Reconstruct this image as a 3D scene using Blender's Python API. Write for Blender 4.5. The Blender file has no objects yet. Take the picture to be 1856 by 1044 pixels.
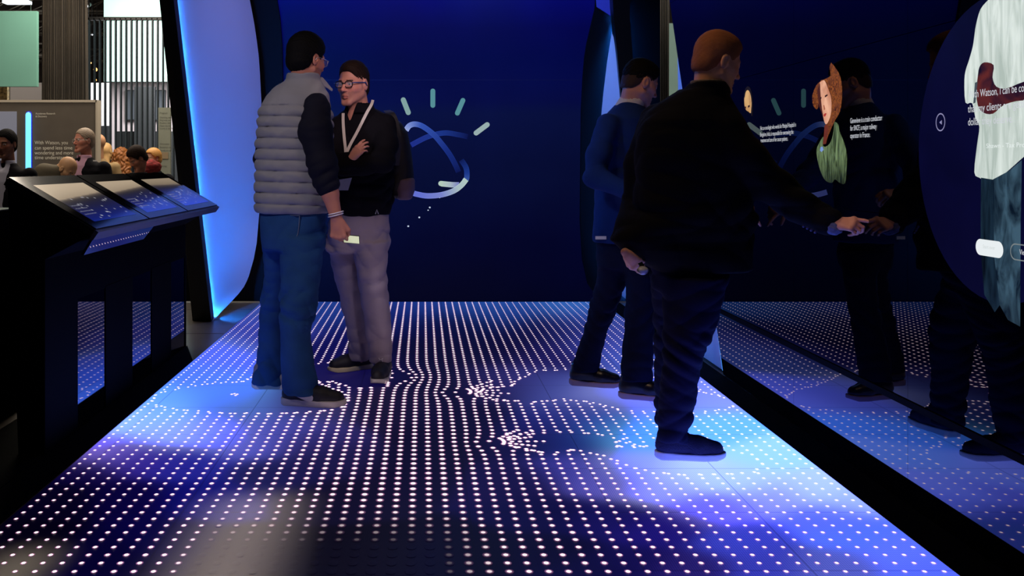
import bpy, bmesh, math, random
import numpy as np
from mathutils import Vector

# ------------------------------------------------------------------ camera, world, lights, exposure
SC = bpy.context.scene
COL = SC.collection
SC.view_settings.view_transform = 'Standard'
SC.view_settings.look = 'None'
SC.view_settings.exposure = 0.0
SC.view_settings.gamma = 1.0
SC.view_settings.use_curve_mapping = False
EYE = 1.22                      # eye height over the floor, metres
FPX = 1810.0                    # focal length in pixels of the 1856 px wide frame
VPX, VPY = 766.0, 298.0         # vanishing point of the hall's long axis
cam = bpy.data.cameras.new('camera')
cam.sensor_width = 36.0
cam.lens = FPX / 1856.0 * 36.0
cam.shift_x = (928 - VPX) / 1856.0
cam.shift_y = -(522 - VPY) / 1856.0
cam.clip_end = 100
camo = bpy.data.objects.new('camera', cam)
camo.location = (0, 0, EYE)
camo.rotation_euler = (math.pi / 2, 0, 0)
COL.objects.link(camo)
SC.camera = camo
w = bpy.data.worlds.new('world'); SC.world = w
w.use_nodes = True
w.node_tree.nodes['Background'].inputs[0].default_value = (0.10, 0.12, 0.25, 1)
w.node_tree.nodes['Background'].inputs[1].default_value = 0.010
SC.cycles.use_denoising = True
SC.cycles.sample_clamp_indirect = 4.0
SC.cycles.max_bounces = 8

def area(name, loc, target, size, power, color, size_y=None, spread=180):
    l = bpy.data.lights.new(name, 'AREA')
    l.energy = power; l.color = color; l.size = size
    if size_y: l.shape = 'RECTANGLE'; l.size_y = size_y
    l.spread = math.radians(spread)
    o = bpy.data.objects.new(name, l)
    o.location = loc
    d = Vector(target) - Vector(loc)
    o.rotation_euler = d.to_track_quat('-Z', 'Y').to_euler()
    COL.objects.link(o)
    return o

def spot(name, loc, target, power, color, angle, blend=0.3, radius=0.05):
    l = bpy.data.lights.new(name, 'SPOT')
    l.energy = power; l.color = color; l.spot_size = math.radians(angle)
    l.spot_blend = blend; l.shadow_soft_size = radius
    o = bpy.data.objects.new(name, l); o.location = loc
    d = Vector(target) - Vector(loc)
    o.rotation_euler = d.to_track_quat('-Z', 'Y').to_euler()
    COL.objects.link(o)
    return o

area('tunnel_light_left', (-0.3, 7.9, 3.1), (-1.65, 8.0, 1.2), 0.9, 12, (0.36, 0.36, 1.0))
area('tunnel_light_right', (0.6, 8.2, 3.1), (1.7, 8.4, 1.2), 0.8, 16, (0.20, 0.36, 1.0))
area('hall_light_left', (-3.2, 11.5, 4.0), (-3.2, 12.3, 0.5), 3.0, 210, (1.0, 0.86, 0.70), 2.5)
area('floor_wash_corner', (-1.23, 2.95, 2.2), (-1.23, 2.95, 0.0), 0.10, 3.0, (1.0, 0.86, 0.6), 0.4, 8)
area('hall_light_booth', (-4.2, 8.2, 3.9), (-4.4, 10.9, 1.2), 1.6, 44, (1.0, 0.84, 0.68))
area('hall_light_back', (-3.4, 14.6, 3.3), (-4.6, 18.0, 1.9), 1.6, 420, (0.95, 0.98, 1.0), 2.0)
area('hall_light_right', (3.4, 12.0, 4.2), (3.4, 14.0, 1.8), 2.0, 90, (1.0, 0.95, 0.85))
spot('fill_spot_left', (-1.9, 2.6, 3.1), (-0.70, 5.35, 1.0), 150, (0.90, 0.82, 1.0), 30, 0.5, 0.12)  # added fill on the left pair, not a booth fixture
spot('fill_spot_face', (0.15, 3.3, 2.5), (-0.40, 5.55, 1.52), 105, (1.0, 0.74, 0.84), 15, 0.7, 0.10)  # added lamp that brightens the face of the man with crossed arms
spot('fill_spot_legs', (0.3, 3.2, 2.6), (-0.38, 5.6, 0.55), 60, (0.80, 0.72, 1.0), 15, 0.8, 0.10)  # added lamp that lifts the pale trousers
spot('fill_spot_hand', (0.7, 2.5, 2.6), (1.68, 3.92, 0.97), 34, (1.0, 0.66, 0.80), 9, 0.8, 0.06)  # added narrow lamp on the pointing hand
spot('fill_spot_suit', (-1.25, 4.0, 2.9), (1.00, 5.35, 1.05), 95, (0.25, 0.45, 1.0), 20, 0.7, 0.10)  # added blue lamp for the back of the blue suit
area('booth_light_right', (0.2, 4.0, 3.3), (1.3, 4.4, 1.6), 0.4, 11.0, (1.0, 0.66, 0.42))
area('floor_wash', (-0.60, 3.02, 2.2), (-0.60, 3.02, 0.0), 0.27, 24.0, (1.0, 0.84, 0.70), 1.3, 9)

# ------------------------------------------------------------------ helpers
def at(px, py, Y):
    "point of the place seen at a pixel of the photograph, Y metres in front of the eye"
    return np.array([(px - VPX) / FPX * Y, Y, EYE - (py - VPY) / FPX * Y])

def fl(px, py, z=0.0):
    "point on the floor (height z) seen at a pixel"
    Y = (EYE - z) * FPX / (py - VPY)
    return np.array([(px - VPX) / FPX * Y, Y, z])

def lin(c):
    c = np.asarray(c, float) / 255.0
    return np.where(c <= 0.04045, c / 12.92, ((c + 0.055) / 1.055) ** 2.4)

def rgba(c):
    l = lin(c); return (float(l[0]), float(l[1]), float(l[2]), 1.0)

MATS = {}
def mat(name, color=(128, 128, 128), rough=0.6, spec=0.5, metal=0.0, emis=None, estr=1.0, ior=None,
        bump=0.0, bscale=200.0, var=0.0, vscale=8.0, attr=False, coat=0.0, alpha=1.0, emis_attr=False, sheen=0.0):
    if name in MATS: return MATS[name]
    m = bpy.data.materials.new(name); m.use_nodes = True
    nt = m.node_tree; N = nt.nodes; L = nt.links
    b = N['Principled BSDF']
    b.inputs['Base Color'].default_value = rgba(color)
    b.inputs['Roughness'].default_value = rough
    b.inputs['Specular IOR Level'].default_value = spec
    b.inputs['Metallic'].default_value = metal
    b.inputs['Coat Weight'].default_value = coat
    b.inputs['Sheen Weight'].default_value = sheen
    if ior: b.inputs['IOR'].default_value = ior
    tc = N.new('ShaderNodeTexCoord')
    if attr:
        a = N.new('ShaderNodeAttribute'); a.attribute_name = 'Col'
        L.new(a.outputs['Color'], b.inputs['Base Color'])
    elif var > 0:
        n = N.new('ShaderNodeTexNoise'); n.inputs['Scale'].default_value = vscale; n.inputs['Detail'].default_value = 5
        L.new(tc.outputs['Object'], n.inputs['Vector'])
        r = N.new('ShaderNodeValToRGB')
        c = lin(color)
        r.color_ramp.elements[0].position = 0.3; r.color_ramp.elements[1].position = 0.7
        r.color_ramp.elements[0].color = (*(c * (1 - var)), 1)
        r.color_ramp.elements[1].color = (*np.minimum(c * (1 + var), 1), 1)
        L.new(n.outputs['Fac'], r.inputs['Fac'])
        L.new(r.outputs['Color'], b.inputs['Base Color'])
    if bump > 0:
        n = N.new('ShaderNodeTexNoise'); n.inputs['Scale'].default_value = bscale; n.inputs['Detail'].default_value = 4
        L.new(tc.outputs['Object'], n.inputs['Vector'])
        bp = N.new('ShaderNodeBump'); bp.inputs['Strength'].default_value = bump; bp.inputs['Distance'].default_value = 0.004
        L.new(n.outputs['Fac'], bp.inputs['Height'])
        L.new(bp.outputs['Normal'], b.inputs['Normal'])
    if emis is not None:
        b.inputs['Emission Color'].default_value = rgba(emis)
        b.inputs['Emission Strength'].default_value = estr
    if emis_attr:
        a = N.new('ShaderNodeAttribute'); a.attribute_name = 'Col'
        L.new(a.outputs['Color'], b.inputs['Emission Color'])
        b.inputs['Emission Strength'].default_value = estr
    if alpha < 1: b.inputs['Alpha'].default_value = alpha
    MATS[name] = m
    return m

def picture(name, c1, c2, scale=(1, 20, 6), detail=4, estr=1.0, fade=None, distortion=0.6, lo=0.35, hi=0.65):
    "what a display shows: two colours mixed by stretched noise; fade=(z0,z1) darkens to black below z1"
    if name in MATS: return MATS[name]
    m = bpy.data.materials.new(name); m.use_nodes = True
    nt = m.node_tree; N = nt.nodes; L = nt.links
    b = N['Principled BSDF']; b.inputs['Base Color'].default_value = (0.002, 0.002, 0.002, 1)
    b.inputs['Roughness'].default_value = 0.5; b.inputs['Specular IOR Level'].default_value = 0.1
    tc = N.new('ShaderNodeTexCoord'); mp = N.new('ShaderNodeMapping')
    mp.inputs['Scale'].default_value = scale
    L.new(tc.outputs['Object'], mp.inputs['Vector'])
    n = N.new('ShaderNodeTexNoise'); n.inputs['Scale'].default_value = 1; n.inputs['Detail'].default_value = detail
    n.inputs['Distortion'].default_value = distortion
    L.new(mp.outputs['Vector'], n.inputs['Vector'])
    r = N.new('ShaderNodeValToRGB')
    r.color_ramp.elements[0].position = lo; r.color_ramp.elements[1].position = hi
    r.color_ramp.elements[0].color = rgba(c1); r.color_ramp.elements[1].color = rgba(c2)
    L.new(n.outputs['Fac'], r.inputs['Fac'])
    out = r.outputs['Color']
    if fade:
        sx = N.new('ShaderNodeSeparateXYZ'); L.new(tc.outputs['Object'], sx.inputs[0])
        mr = N.new('ShaderNodeMapRange')
        mr.inputs['From Min'].default_value = fade[0]; mr.inputs['From Max'].default_value = fade[1]
        L.new(sx.outputs['Z'], mr.inputs['Value'])
        mx = N.new('ShaderNodeMix'); mx.data_type = 'RGBA'
        mx.inputs[6].default_value = (0, 0, 0, 1)
        L.new(mr.outputs['Result'], mx.inputs[0]); L.new(out, mx.inputs[7])
        out = mx.outputs[2]
    L.new(out, b.inputs['Emission Color']); b.inputs['Emission Strength'].default_value = estr
    MATS[name] = m
    return m

def tag(o, label=None, cat=None, group=None, kind=None):
    if label: o['label'] = label
    if cat: o['category'] = cat
    if group: o['group'] = group
    if kind: o['kind'] = kind
    return o

def empty(name, loc, label, cat, group=None):
    o = bpy.data.objects.new(name, None); o.empty_display_size = 0.1
    o.location = [float(v) for v in loc]
    COL.objects.link(o)
    return tag(o, label, cat, group)

def wloc(o):
    v = np.zeros(3)
    while o is not None:
        v = v + np.array(o.location); o = o.parent
    return v

def link(name, me, m, parent=None, origin=None):
    "link a mesh given in world coordinates; its vertices are moved to the parent's frame"
    off = wloc(parent) if parent is not None else (np.array(origin, float) if origin is not None else np.zeros(3))
    n = len(me.vertices)
    if n and np.any(off != 0):
        co = np.empty(n * 3, np.float32); me.vertices.foreach_get('co', co)
        co = co.reshape(-1, 3) - off.astype(np.float32)
        me.vertices.foreach_set('co', co.ravel())
    o = bpy.data.objects.new(name, me)
    if parent is not None: o.parent = parent
    elif origin is not None: o.location = [float(v) for v in origin]
    ms = m if isinstance(m, (list, tuple)) else [m]
    for q in ms: me.materials.append(q)
    me.update()
    COL.objects.link(o)
    return o

class MB:
    "collects simple shapes into one mesh"
    def __init__(s): s.v = []; s.f = []; s.mi = []; s.sm = []
    def add(s, vs, fs, mi=0, smooth=False):
        b = len(s.v); s.v += [tuple(float(c) for c in v) for v in vs]
        s.f += [tuple(b + i for i in f) for f in fs]; s.mi += [mi] * len(fs); s.sm += [smooth] * len(fs)
        return s
    def box(s, x0, x1, y0, y1, z0, z1, mi=0):
        v = [(x, y, z) for z in (z0, z1) for y in (y0, y1) for x in (x0, x1)]
        return s.hexa([v[0], v[1], v[3], v[2]], [v[4], v[5], v[7], v[6]], mi)
    def hexa(s, a, b, mi=0):
        "a: bottom quad counter-clockwise from above, b: top quad"
        return s.add(list(a) + list(b), [(3, 2, 1, 0), (4, 5, 6, 7), (0, 1, 5, 4), (1, 2, 6, 5), (2, 3, 7, 6), (3, 0, 4, 7)], mi)
    def prism(s, pts, ext, mi=0):
        "polygon pts (3-D, planar) extruded by vector ext"
        n = len(pts); P = [np.array(p, float) for p in pts]; E = np.array(ext, float)
        fs = [tuple(range(n))[::-1], tuple(range(n, 2 * n))] + [(i, (i + 1) % n, n + (i + 1) % n, n + i) for i in range(n)]
        return s.add(P + [p + E for p in P], fs, mi)
    def tube(s, pts, r, n=8, mi=0, flat=None, closed=False):
        P = [np.array(p, float) for p in pts]; m = len(P)
        R = r if hasattr(r, '__len__') else [r] * m
        vs = []; u = None
        for i, p in enumerate(P):
            t = P[min(i + 1, m - 1)] - P[max(i - 1, 0)]; t = t / (np.linalg.norm(t) + 1e-9)
            if u is None:
                a = np.array([0, 0, 1.0]) if abs(t[2]) < 0.9 else np.array([1.0, 0, 0])
                u = np.cross(a, t)
            u = u - t * np.dot(u, t); u /= np.linalg.norm(u); q = np.cross(t, u)
            for k in range(n):
                an = 2 * math.pi * k / n
                c = u * math.cos(an) + q * math.sin(an) * (flat if flat else 1.0)
                vs.append(p + c * R[i])
        fs = []
        for i in range(m - 1):
            for k in range(n):
                a = i * n + k; b = i * n + (k + 1) % n
                fs.append((a, b, b + n, a + n))
        if closed:
            for k in range(n):
                fs.append(((m - 1) * n + k, (m - 1) * n + (k + 1) % n, (k + 1) % n, k))
        else:
            fs += [tuple(range(n))[::-1], tuple(range((m - 1) * n, m * n))]
        return s.add(vs, fs, mi, True)
    def grid(s, P, mi=0, smooth=True):
        "P: rows x cols x 3"
        P = np.asarray(P, float); a, b = P.shape[:2]
        fs = [(i * b + j, i * b + j + 1, (i + 1) * b + j + 1, (i + 1) * b + j) for i in range(a - 1) for j in range(b - 1)]
        return s.add(P.reshape(-1, 3), fs, mi, smooth)
    def mesh(s, name='m'):
        me = bpy.data.meshes.new(name)
        me.from_pydata(s.v, [], s.f)
        me.polygons.foreach_set('material_index', s.mi)
        me.polygons.foreach_set('use_smooth', s.sm)
        me.update(); return me
    def build(s, name, m, parent=None, origin=None, bevel=0.0):
        me = s.mesh(name)
        if bevel > 0:
            bm = bmesh.new(); bm.from_mesh(me)
            bmesh.ops.recalc_face_normals(bm, faces=bm.faces)
            bmesh.ops.bevel(bm, geom=list(bm.edges), offset=bevel, segments=2, profile=0.6, affect='EDGES', clamp_overlap=True)
            bm.to_mesh(me); bm.free()
        return link(name, me, m, parent, origin)

def flatpoly(pts3, ext):
    return MB().prism(pts3, ext)

def text(body, m, parent, origin, xdir, zdir, size, width=None, depth=0.0008, name='lettering'):
    cu = bpy.data.curves.new('t', 'FONT'); cu.body = body; cu.size = 1.0; cu.extrude = 0.0
    to = bpy.data.objects.new('t', cu); COL.objects.link(to)
    bpy.context.view_layer.update()
    dg = bpy.context.evaluated_depsgraph_get()
    me = bpy.data.meshes.new_from_object(to.evaluated_get(dg))
    bpy.data.objects.remove(to); bpy.data.curves.remove(cu)
    n = len(me.vertices); co = np.empty(n * 3, np.float32); me.vertices.foreach_get('co', co); co = co.reshape(-1, 3)
    sx = size
    if width: sx = width / (co[:, 0].max() - co[:, 0].min())
    xd = np.array(xdir, float); zd = np.array(zdir, float); nd = np.cross(xd, zd)
    W = np.array(origin) + co[:, :1] * sx * xd + co[:, 1:2] * size * zd + nd * depth
    me.vertices.foreach_set('co', W.astype(np.float32).ravel())
    me.materials.clear()
    return link(name, me, m, parent)

# ------------------------------------------------------------------ smooth solids from distance fields
VOX = 1.0
def smin(a, b, k):
    if k <= 0: return np.minimum(a, b)
    h = np.clip(0.5 + 0.5 * (b - a) / k, 0, 1)
    return b * (1 - h) + a * h - k * h * (1 - h)

def nets(D, org, h):
    s = D < 0
    c = np.zeros(tuple(n - 1 for n in D.shape), np.int8)
    cs = [(i, j, k) for i in (0, 1) for j in (0, 1) for k in (0, 1)]
    nx, ny, nz = D.shape
    for i, j, k in cs: c += s[i:nx - 1 + i, j:ny - 1 + j, k:nz - 1 + k]
    A = np.nonzero((c > 0) & (c < 8)); n = len(A[0])
    idx = np.full(c.shape, -1, np.int32); idx[A] = np.arange(n)
    V = [D[A[0] + i, A[1] + j, A[2] + k] for i, j, k in cs]
    acc = np.zeros((n, 3)); cnt = np.zeros(n)
    for a in range(8):
        for b in range(a + 1, 8):
            df = [cs[b][q] - cs[a][q] for q in range(3)]
            if sum(abs(q) for q in df) != 1: continue
            va, vb = V[a], V[b]; m = (va < 0) != (vb < 0)
            t = np.where(m, va / np.where(va == vb, 1, va - vb), 0)
            for q in range(3): acc[:, q] += m * (cs[a][q] + t * df[q])
            cnt += m
    P = acc / cnt[:, None] + np.stack(A, 1)
    P = P * h + org
    F = []
    for ax in range(3):
        sl0 = [slice(1, -1)] * 3; sl1 = [slice(1, -1)] * 3
        sl0[ax] = slice(0, D.shape[ax] - 1); sl1[ax] = slice(1, D.shape[ax])
        s0 = s[tuple(sl0)]; s1 = s[tuple(sl1)]
        E = np.nonzero(s0 != s1)
        base = [E[q] + (0 if q == ax else 1) for q in range(3)]
        b1, b2 = (ax + 1) % 3, (ax + 2) % 3
        quad = []
        for d1, d2 in ((-1, -1), (0, -1), (0, 0), (-1, 0)):
            ii = [base[0], base[1], base[2]]; ii[b1] = ii[b1] + d1; ii[b2] = ii[b2] + d2
            quad.append(idx[ii[0], ii[1], ii[2]])
        Q = np.stack(quad, 1); fl_ = ~s0[E]
        Q[fl_] = Q[fl_][:, ::-1]
        F.append(Q)
    return P, np.concatenate(F)

class Sdf:
    def __init__(s): s.p = []; s.disp = []
    def prim(s, lo, hi, f, k=0.01, op='add'):
        s.p.append((np.array(lo, float), np.array(hi, float), f, k, op)); return s
    def cap(s, a, b, ra, rb, k=0.01, op='add', flat=None, ff=1.0):
        "tapered capsule; flat=(direction) with ff<1 squashes it along that direction"
        a = np.array(a, float); b = np.array(b, float); d = b - a; L2 = max(np.dot(d, d), 1e-9); r = max(ra, rb)
        fn = None
        if flat is not None:
            fn = np.array(flat, float); fn /= np.linalg.norm(fn)
        def f(X, Y, Z):
            px, py, pz = X - a[0], Y - a[1], Z - a[2]
            t = np.clip((px * d[0] + py * d[1] + pz * d[2]) / L2, 0, 1)
            qx, qy, qz = px - t * d[0], py - t * d[1], pz - t * d[2]
            q2 = qx * qx + qy * qy + qz * qz
            if fn is not None:
                w_ = qx * fn[0] + qy * fn[1] + qz * fn[2]
                q2 = q2 + w_ * w_ * (1 / ff ** 2 - 1)
            return np.sqrt(q2) - (ra + (rb - ra) * t)
        return s.prim(np.minimum(a, b) - r, np.maximum(a, b) + r, f, k, op)
    def chain(s, pts, rs, k=0.01, **kw):
        for i in range(len(pts) - 1): s.cap(pts[i], pts[i + 1], rs[i], rs[i + 1], k, **kw)
        return s
    def ell(s, c, rad, R=None, k=0.01, op='add'):
        c = np.array(c, float); rad = np.array(rad, float)
        R = np.eye(3) if R is None else np.array(R, float)
        def f(X, Y, Z):
            p = (X - c[0], Y - c[1], Z - c[2]); n1 = 0; n2 = 0
            for i in range(3):
                q = p[0] * R[i, 0] + p[1] * R[i, 1] + p[2] * R[i, 2]
                n1 = n1 + (q / rad[i]) ** 2; n2 = n2 + (q / rad[i] ** 2) ** 2
            n1 = np.sqrt(n1); return n1 * (n1 - 1) / (np.sqrt(n2) + 1e-6)
        m = rad.max()
        return s.prim(c - m, c + m, f, k, op)
    def loft(s, secs, k=0.01, op='add', p=2.0, rot=0.0, rnd=0.0):
        "secs: (z, cx, cy, rx, ry) world, any order"
        a = np.array(sorted(secs), float)
        z0, z1 = a[0, 0], a[-1, 0]; m = max(a[:, 3].max(), a[:, 4].max())
        lo = [a[:, 1].min() - m, a[:, 2].min() - m, z0]; hi = [a[:, 1].max() + m, a[:, 2].max() + m, z1]
        cr, sr = math.cos(rot), math.sin(rot)
        def f(X, Y, Z):
            zz = Z[0, 0, :]
            cx, cy, rx, ry = (np.interp(zz, a[:, 0], a[:, i])[None, None, :] for i in (1, 2, 3, 4))
            dx = X - cx; dy = Y - cy
            u = (dx * cr + dy * sr) / rx; v = (-dx * sr + dy * cr) / ry
            q = (np.abs(u) ** p + np.abs(v) ** p) ** (1 / p) if p != 2 else np.sqrt(u * u + v * v)
            d = (q - 1) * np.minimum(rx, ry)
            dz = np.maximum(z0 - Z, Z - z1)
            if rnd > 0:
                return -smin(-d, -dz, rnd)
            return np.maximum(d, dz)
        return s.prim(lo, hi, f, k, op)
    def build(s, name, h, m, parent, paint=None, post=None, raw=False):
        h = h * VOX
        adds = [q for q in s.p if q[4] == 'add']
        lo = np.min([q[0] for q in adds], 0) - 3 * h - 0.012; hi = np.max([q[1] for q in adds], 0) + 3 * h + 0.012
        n = np.ceil((hi - lo) / h).astype(int) + 1
        D = np.full(tuple(n), 0.06, np.float32)
        ax = [lo[i] + np.arange(n[i]) * h for i in range(3)]
        for l, u, f, k, op in s.p:
            pad = max(k * 1.2, 0.0) + 3 * h + 0.02
            i0 = np.maximum(np.floor((l - pad - lo) / h).astype(int), 0); i1 = np.minimum(np.ceil((u + pad - lo) / h).astype(int) + 1, n)
            if np.any(i1 <= i0): continue
            sl = tuple(slice(i0[q], i1[q]) for q in range(3))
            X = ax[0][sl[0]][:, None, None]; Y = ax[1][sl[1]][None, :, None]; Z = ax[2][sl[2]][None, None, :]
            d = f(X, Y, Z).astype(np.float32)
            if op == 'add': D[sl] = smin(D[sl], d, k)
            elif op == 'sub': D[sl] = -smin(-D[sl], d, k)
            elif op == 'and':
                full = np.full(D.shape, 0.06, np.float32); full[sl] = d
                D = -smin(-D, -full, k)
        if s.disp:
            I = np.nonzero(np.abs(D) < 0.035)
            x, y, z = (ax[q][I[q]] for q in range(3))
            dd = np.zeros(len(x))
            for g in s.disp: dd += g(x, y, z)
            D[I] += dd.astype(np.float32)
        D[0] = D[-1] = 0.06; D[:, 0] = D[:, -1] = 0.06; D[:, :, 0] = D[:, :, -1] = 0.06
        P, F = nets(D, lo, h)
        if post is not None: P = post(P)
        if raw: return P, F
        me = bpy.data.meshes.new(name)
        me.vertices.add(len(P)); me.vertices.foreach_set('co', P.astype(np.float32).ravel())
        me.loops.add(len(F) * 4); me.loops.foreach_set('vertex_index', F.astype(np.int32).ravel())
        me.polygons.add(len(F)); me.polygons.foreach_set('loop_start', np.arange(len(F), dtype=np.int32) * 4)
        me.polygons.foreach_set('use_smooth', np.ones(len(F), bool))
        me.update(); me.validate()
        if paint is not None:
            C = np.ones((len(P), 4), np.float32); C[:, :3] = paint(P)
            at_ = me.color_attributes.new('Col', 'FLOAT_COLOR', 'POINT')
            at_.data.foreach_set('color', C.ravel())
        return link(name, me, m, parent)

def folds(a=0.004, fz=38, knees=(), kw=0.09, boost=2.0, seed=0.0):
    "cloth folds: ridges running in several directions, each fading in and out, stronger near the given heights"
    rs = np.random.RandomState(int(seed * 10) + 3); W = []
    for i in range(9):
        zc = rs.uniform(0.45, 1.1) * fz * (1 if i % 3 else 0.35)
        W.append((rs.uniform(-26, 26), rs.uniform(-26, 26), zc, rs.uniform(0, 6.28), rs.uniform(-7, 7), rs.uniform(-7, 7), rs.uniform(5, 12), rs.uniform(0, 6.28), rs.uniform(.6, 1.0)))
    def g(x, y, z):
        f = np.zeros_like(z)
        for kx, ky, kz, p0, mx, my, mz, p1, am in W:
            ph = kx * x + ky * y + kz * z + p0 + 0.9 * np.sin(11 * x + 7 * z + p1)
            m = np.clip(np.sin(mx * x + my * y + mz * z + p1), 0, 1)
            f += am * m * (1 - 2 * np.abs(np.sin(ph)) ** 0.8)
        amp = 0.5 * np.ones_like(z)
        for kz_ in knees: amp = amp + boost * 0.6 * np.exp(-((z - kz_) / kw) ** 2)
        return a * f * np.minimum(amp, 1.7)
    return g

def weave(a=0.0006, f=900):
    return lambda x, y, z: a * np.sin(f * (x + z)) * np.sin(f * (y - z))

# ------------------------------------------------------------------ setting: floor, LED floor, walls
XL, XR = -1.426, 1.593          # edges of the LED floor
YB = 8.87                       # its back edge
XM = 1.739                      # face of the video wall
XC = -1.588                     # face of the console plinth

M_hall = mat('hall_floor', (120, 116, 112), rough=0.28, spec=0.5, var=0.12, vscale=3, bump=0.05, bscale=60)
M_black = mat('black_satin', (7, 7, 10), rough=0.42, spec=0.35)
M_blackmatt = mat('black_matt', (2, 2, 2), rough=0.8, spec=0.05)
M_gloss = mat('black_glass', (2, 2, 3), rough=0.0, spec=0.5, ior=1.52)
M_white = mat('white_fabric_wall', (215, 215, 225), rough=0.8, spec=0.1)

# hall floor: large glossy tiles with thin joints, everywhere around the LED floor
g = MB()
g.box(-14, XL - 0.004, -1.0, 24, -0.05, -0.002)
g.box(XR + 0.004, 14, -1.0, 24, -0.05, -0.002)
g.box(XL - 0.004, XR + 0.004, YB + 0.01, 24, -0.05, -0.002)
tag(g.build('floor', M_hall), kind='structure')
j = MB()
for yy in (7.21, 8.41, 9.61, 10.81):
    j.box(-6, XL - 0.01, yy - 0.003, yy + 0.003, -0.003, -0.0012)
for xx in (-2.6, -3.8):
    j.box(xx - 0.003, xx + 0.003, 5, 14, -0.003, -0.0012)
tag(j.build('trim_1', mat('floor_joint', (30, 28, 26), rough=0.9)), kind='structure')

# what the LED floor shows: colours sampled over its area (x, y in the photograph -> floor position)
CP = [(600,550,34,72,150),(760,550,30,62,150),(900,550,44,90,180),(1060,550,52,105,190),(700,566,20,36,120),(900,566,22,45,125),(760,585,6,6,55),
(660,585,10,10,78),(590,560,30,50,140),(480,552,60,80,170),(860,590,5,5,50),(480,600,55,62,165),(400,640,85,108,215),(350,680,85,125,228),(300,720,108,166,240),(275,750,128,175,245),(400,720,84,135,220),(440,745,82,112,200),(560,742,50,48,105),
(610,640,10,8,80),(600,680,24,18,80),(700,740,16,9,46),(680,670,12,8,60),(740,640,5,3,40),(230,762,165,192,250),(300,785,155,165,250),(180,812,128,108,222),(250,830,55,38,150),(150,850,12,4,60),(100,900,3,0,28),(250,900,6,0,58),
(330,840,34,34,150),(370,900,8,8,115),(300,980,4,0,62),(200,1000,3,0,45),(60,980,2,0,18),(450,800,84,84,195),(500,775,76,78,180),(400,785,128,138,240),(560,800,44,38,105),(600,830,24,20,70),(500,860,24,22,80),(600,900,9,6,38),(450,1000,4,2,24),(650,1000,2,1,15),
(740,850,7,3,38),(800,800,8,3,36),(800,700,8,5,44),(850,760,8,4,44),(850,1000,1,0,22),(900,700,18,9,58),(900,640,7,4,46),(980,600,12,10,58),(1000,650,28,20,88),(940,690,50,45,120),(1000,700,68,78,160),(1100,715,128,138,220),(1200,735,125,132,228),(1250,700,120,132,230),(1300,720,150,158,240),
(1050,600,26,28,98),(1100,620,58,66,168),(1080,580,46,66,158),(1150,640,68,88,190),(1210,650,66,90,195),(1160,600,62,70,150),(1100,770,48,88,182),(1150,790,88,165,230),(1200,775,100,175,240),(1300,775,118,190,250),(1000,775,28,30,112),(1040,800,24,40,120),(1050,745,50,55,140),
(950,870,18,9,66),(960,800,14,8,60),(1050,850,58,56,158),(1100,870,90,85,190),(1150,845,150,160,238),(1250,860,195,205,255),(1200,880,150,150,235),(1400,825,170,215,255),(1350,870,190,205,255),(1400,900,150,150,242),(1300,920,118,108,232),(1480,880,192,204,255),(1550,905,170,180,250),(1500,940,95,110,225),
(1550,965,88,118,220),(1650,1000,98,118,222),(1700,1030,92,110,220),(1350,980,58,66,205),(1400,1030,55,60,190),(1200,960,28,18,120),(1100,940,18,12,90),(1250,1030,38,28,112),(1150,1020,14,8,80),(1500,1030,88,98,205),(1000,1000,3,0,38),(1000,930,8,4,60),(1080,1030,6,2,55)]
CPa = np.array(CP, float)
def led_color(px, py):
    px = np.asarray(px, float).ravel(); py = np.asarray(py, float).ravel()
    out = np.zeros((len(px), 3)); L = lin(CPa[:, 2:])
    for s in range(0, len(px), 4000):
        dx = px[s:s + 4000, None] - CPa[:, 0]; dy = py[s:s + 4000, None] - CPa[:, 1]
        d2 = (dx / 62) ** 2 + (dy / 24) ** 2
        w_ = np.exp(-d2) + 1e-4 / (1 + d2) ** 2
        out[s:s + 4000] = (w_ @ L) / w_.sum(1, keepdims=True)
    return out
def led_world(X, Y):
    X = np.asarray(X, float); Y = np.maximum(np.asarray(Y, float), 2.9)
    return led_color(VPX + X / Y * FPX, VPY + EYE / Y * FPX)

def inpoly(x, y, P):
    r = np.zeros(len(x), bool); n = len(P)
    for i in range(n):
        x0, y0 = P[i]; x1, y1 = P[(i + 1) % n]
        c = ((y0 > y) != (y1 > y)) & (x < (x1 - x0) * (y - y0) / ((y1 - y0) if y1 != y0 else 1e-9) + x0)
        r ^= c
    return r
def nearest(x, y, P):
    best = np.full(len(x), 1e9); bx = x.copy(); by = y.copy(); n = len(P)
    for i in range(n):
        a = np.array(P[i], float); b = np.array(P[(i + 1) % n], float); d = b - a
        t = np.clip(((x - a[0]) * d[0] + (y - a[1]) * d[1]) / (d @ d), 0, 1)
        qx = a[0] + t * d[0]; qy = a[1] + t * d[1]; dd = np.hypot(x - qx, y - qy)
        m = dd < best; best[m] = dd[m]; bx[m] = qx[m]; by[m] = qy[m]
    return bx, by, best

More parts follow.
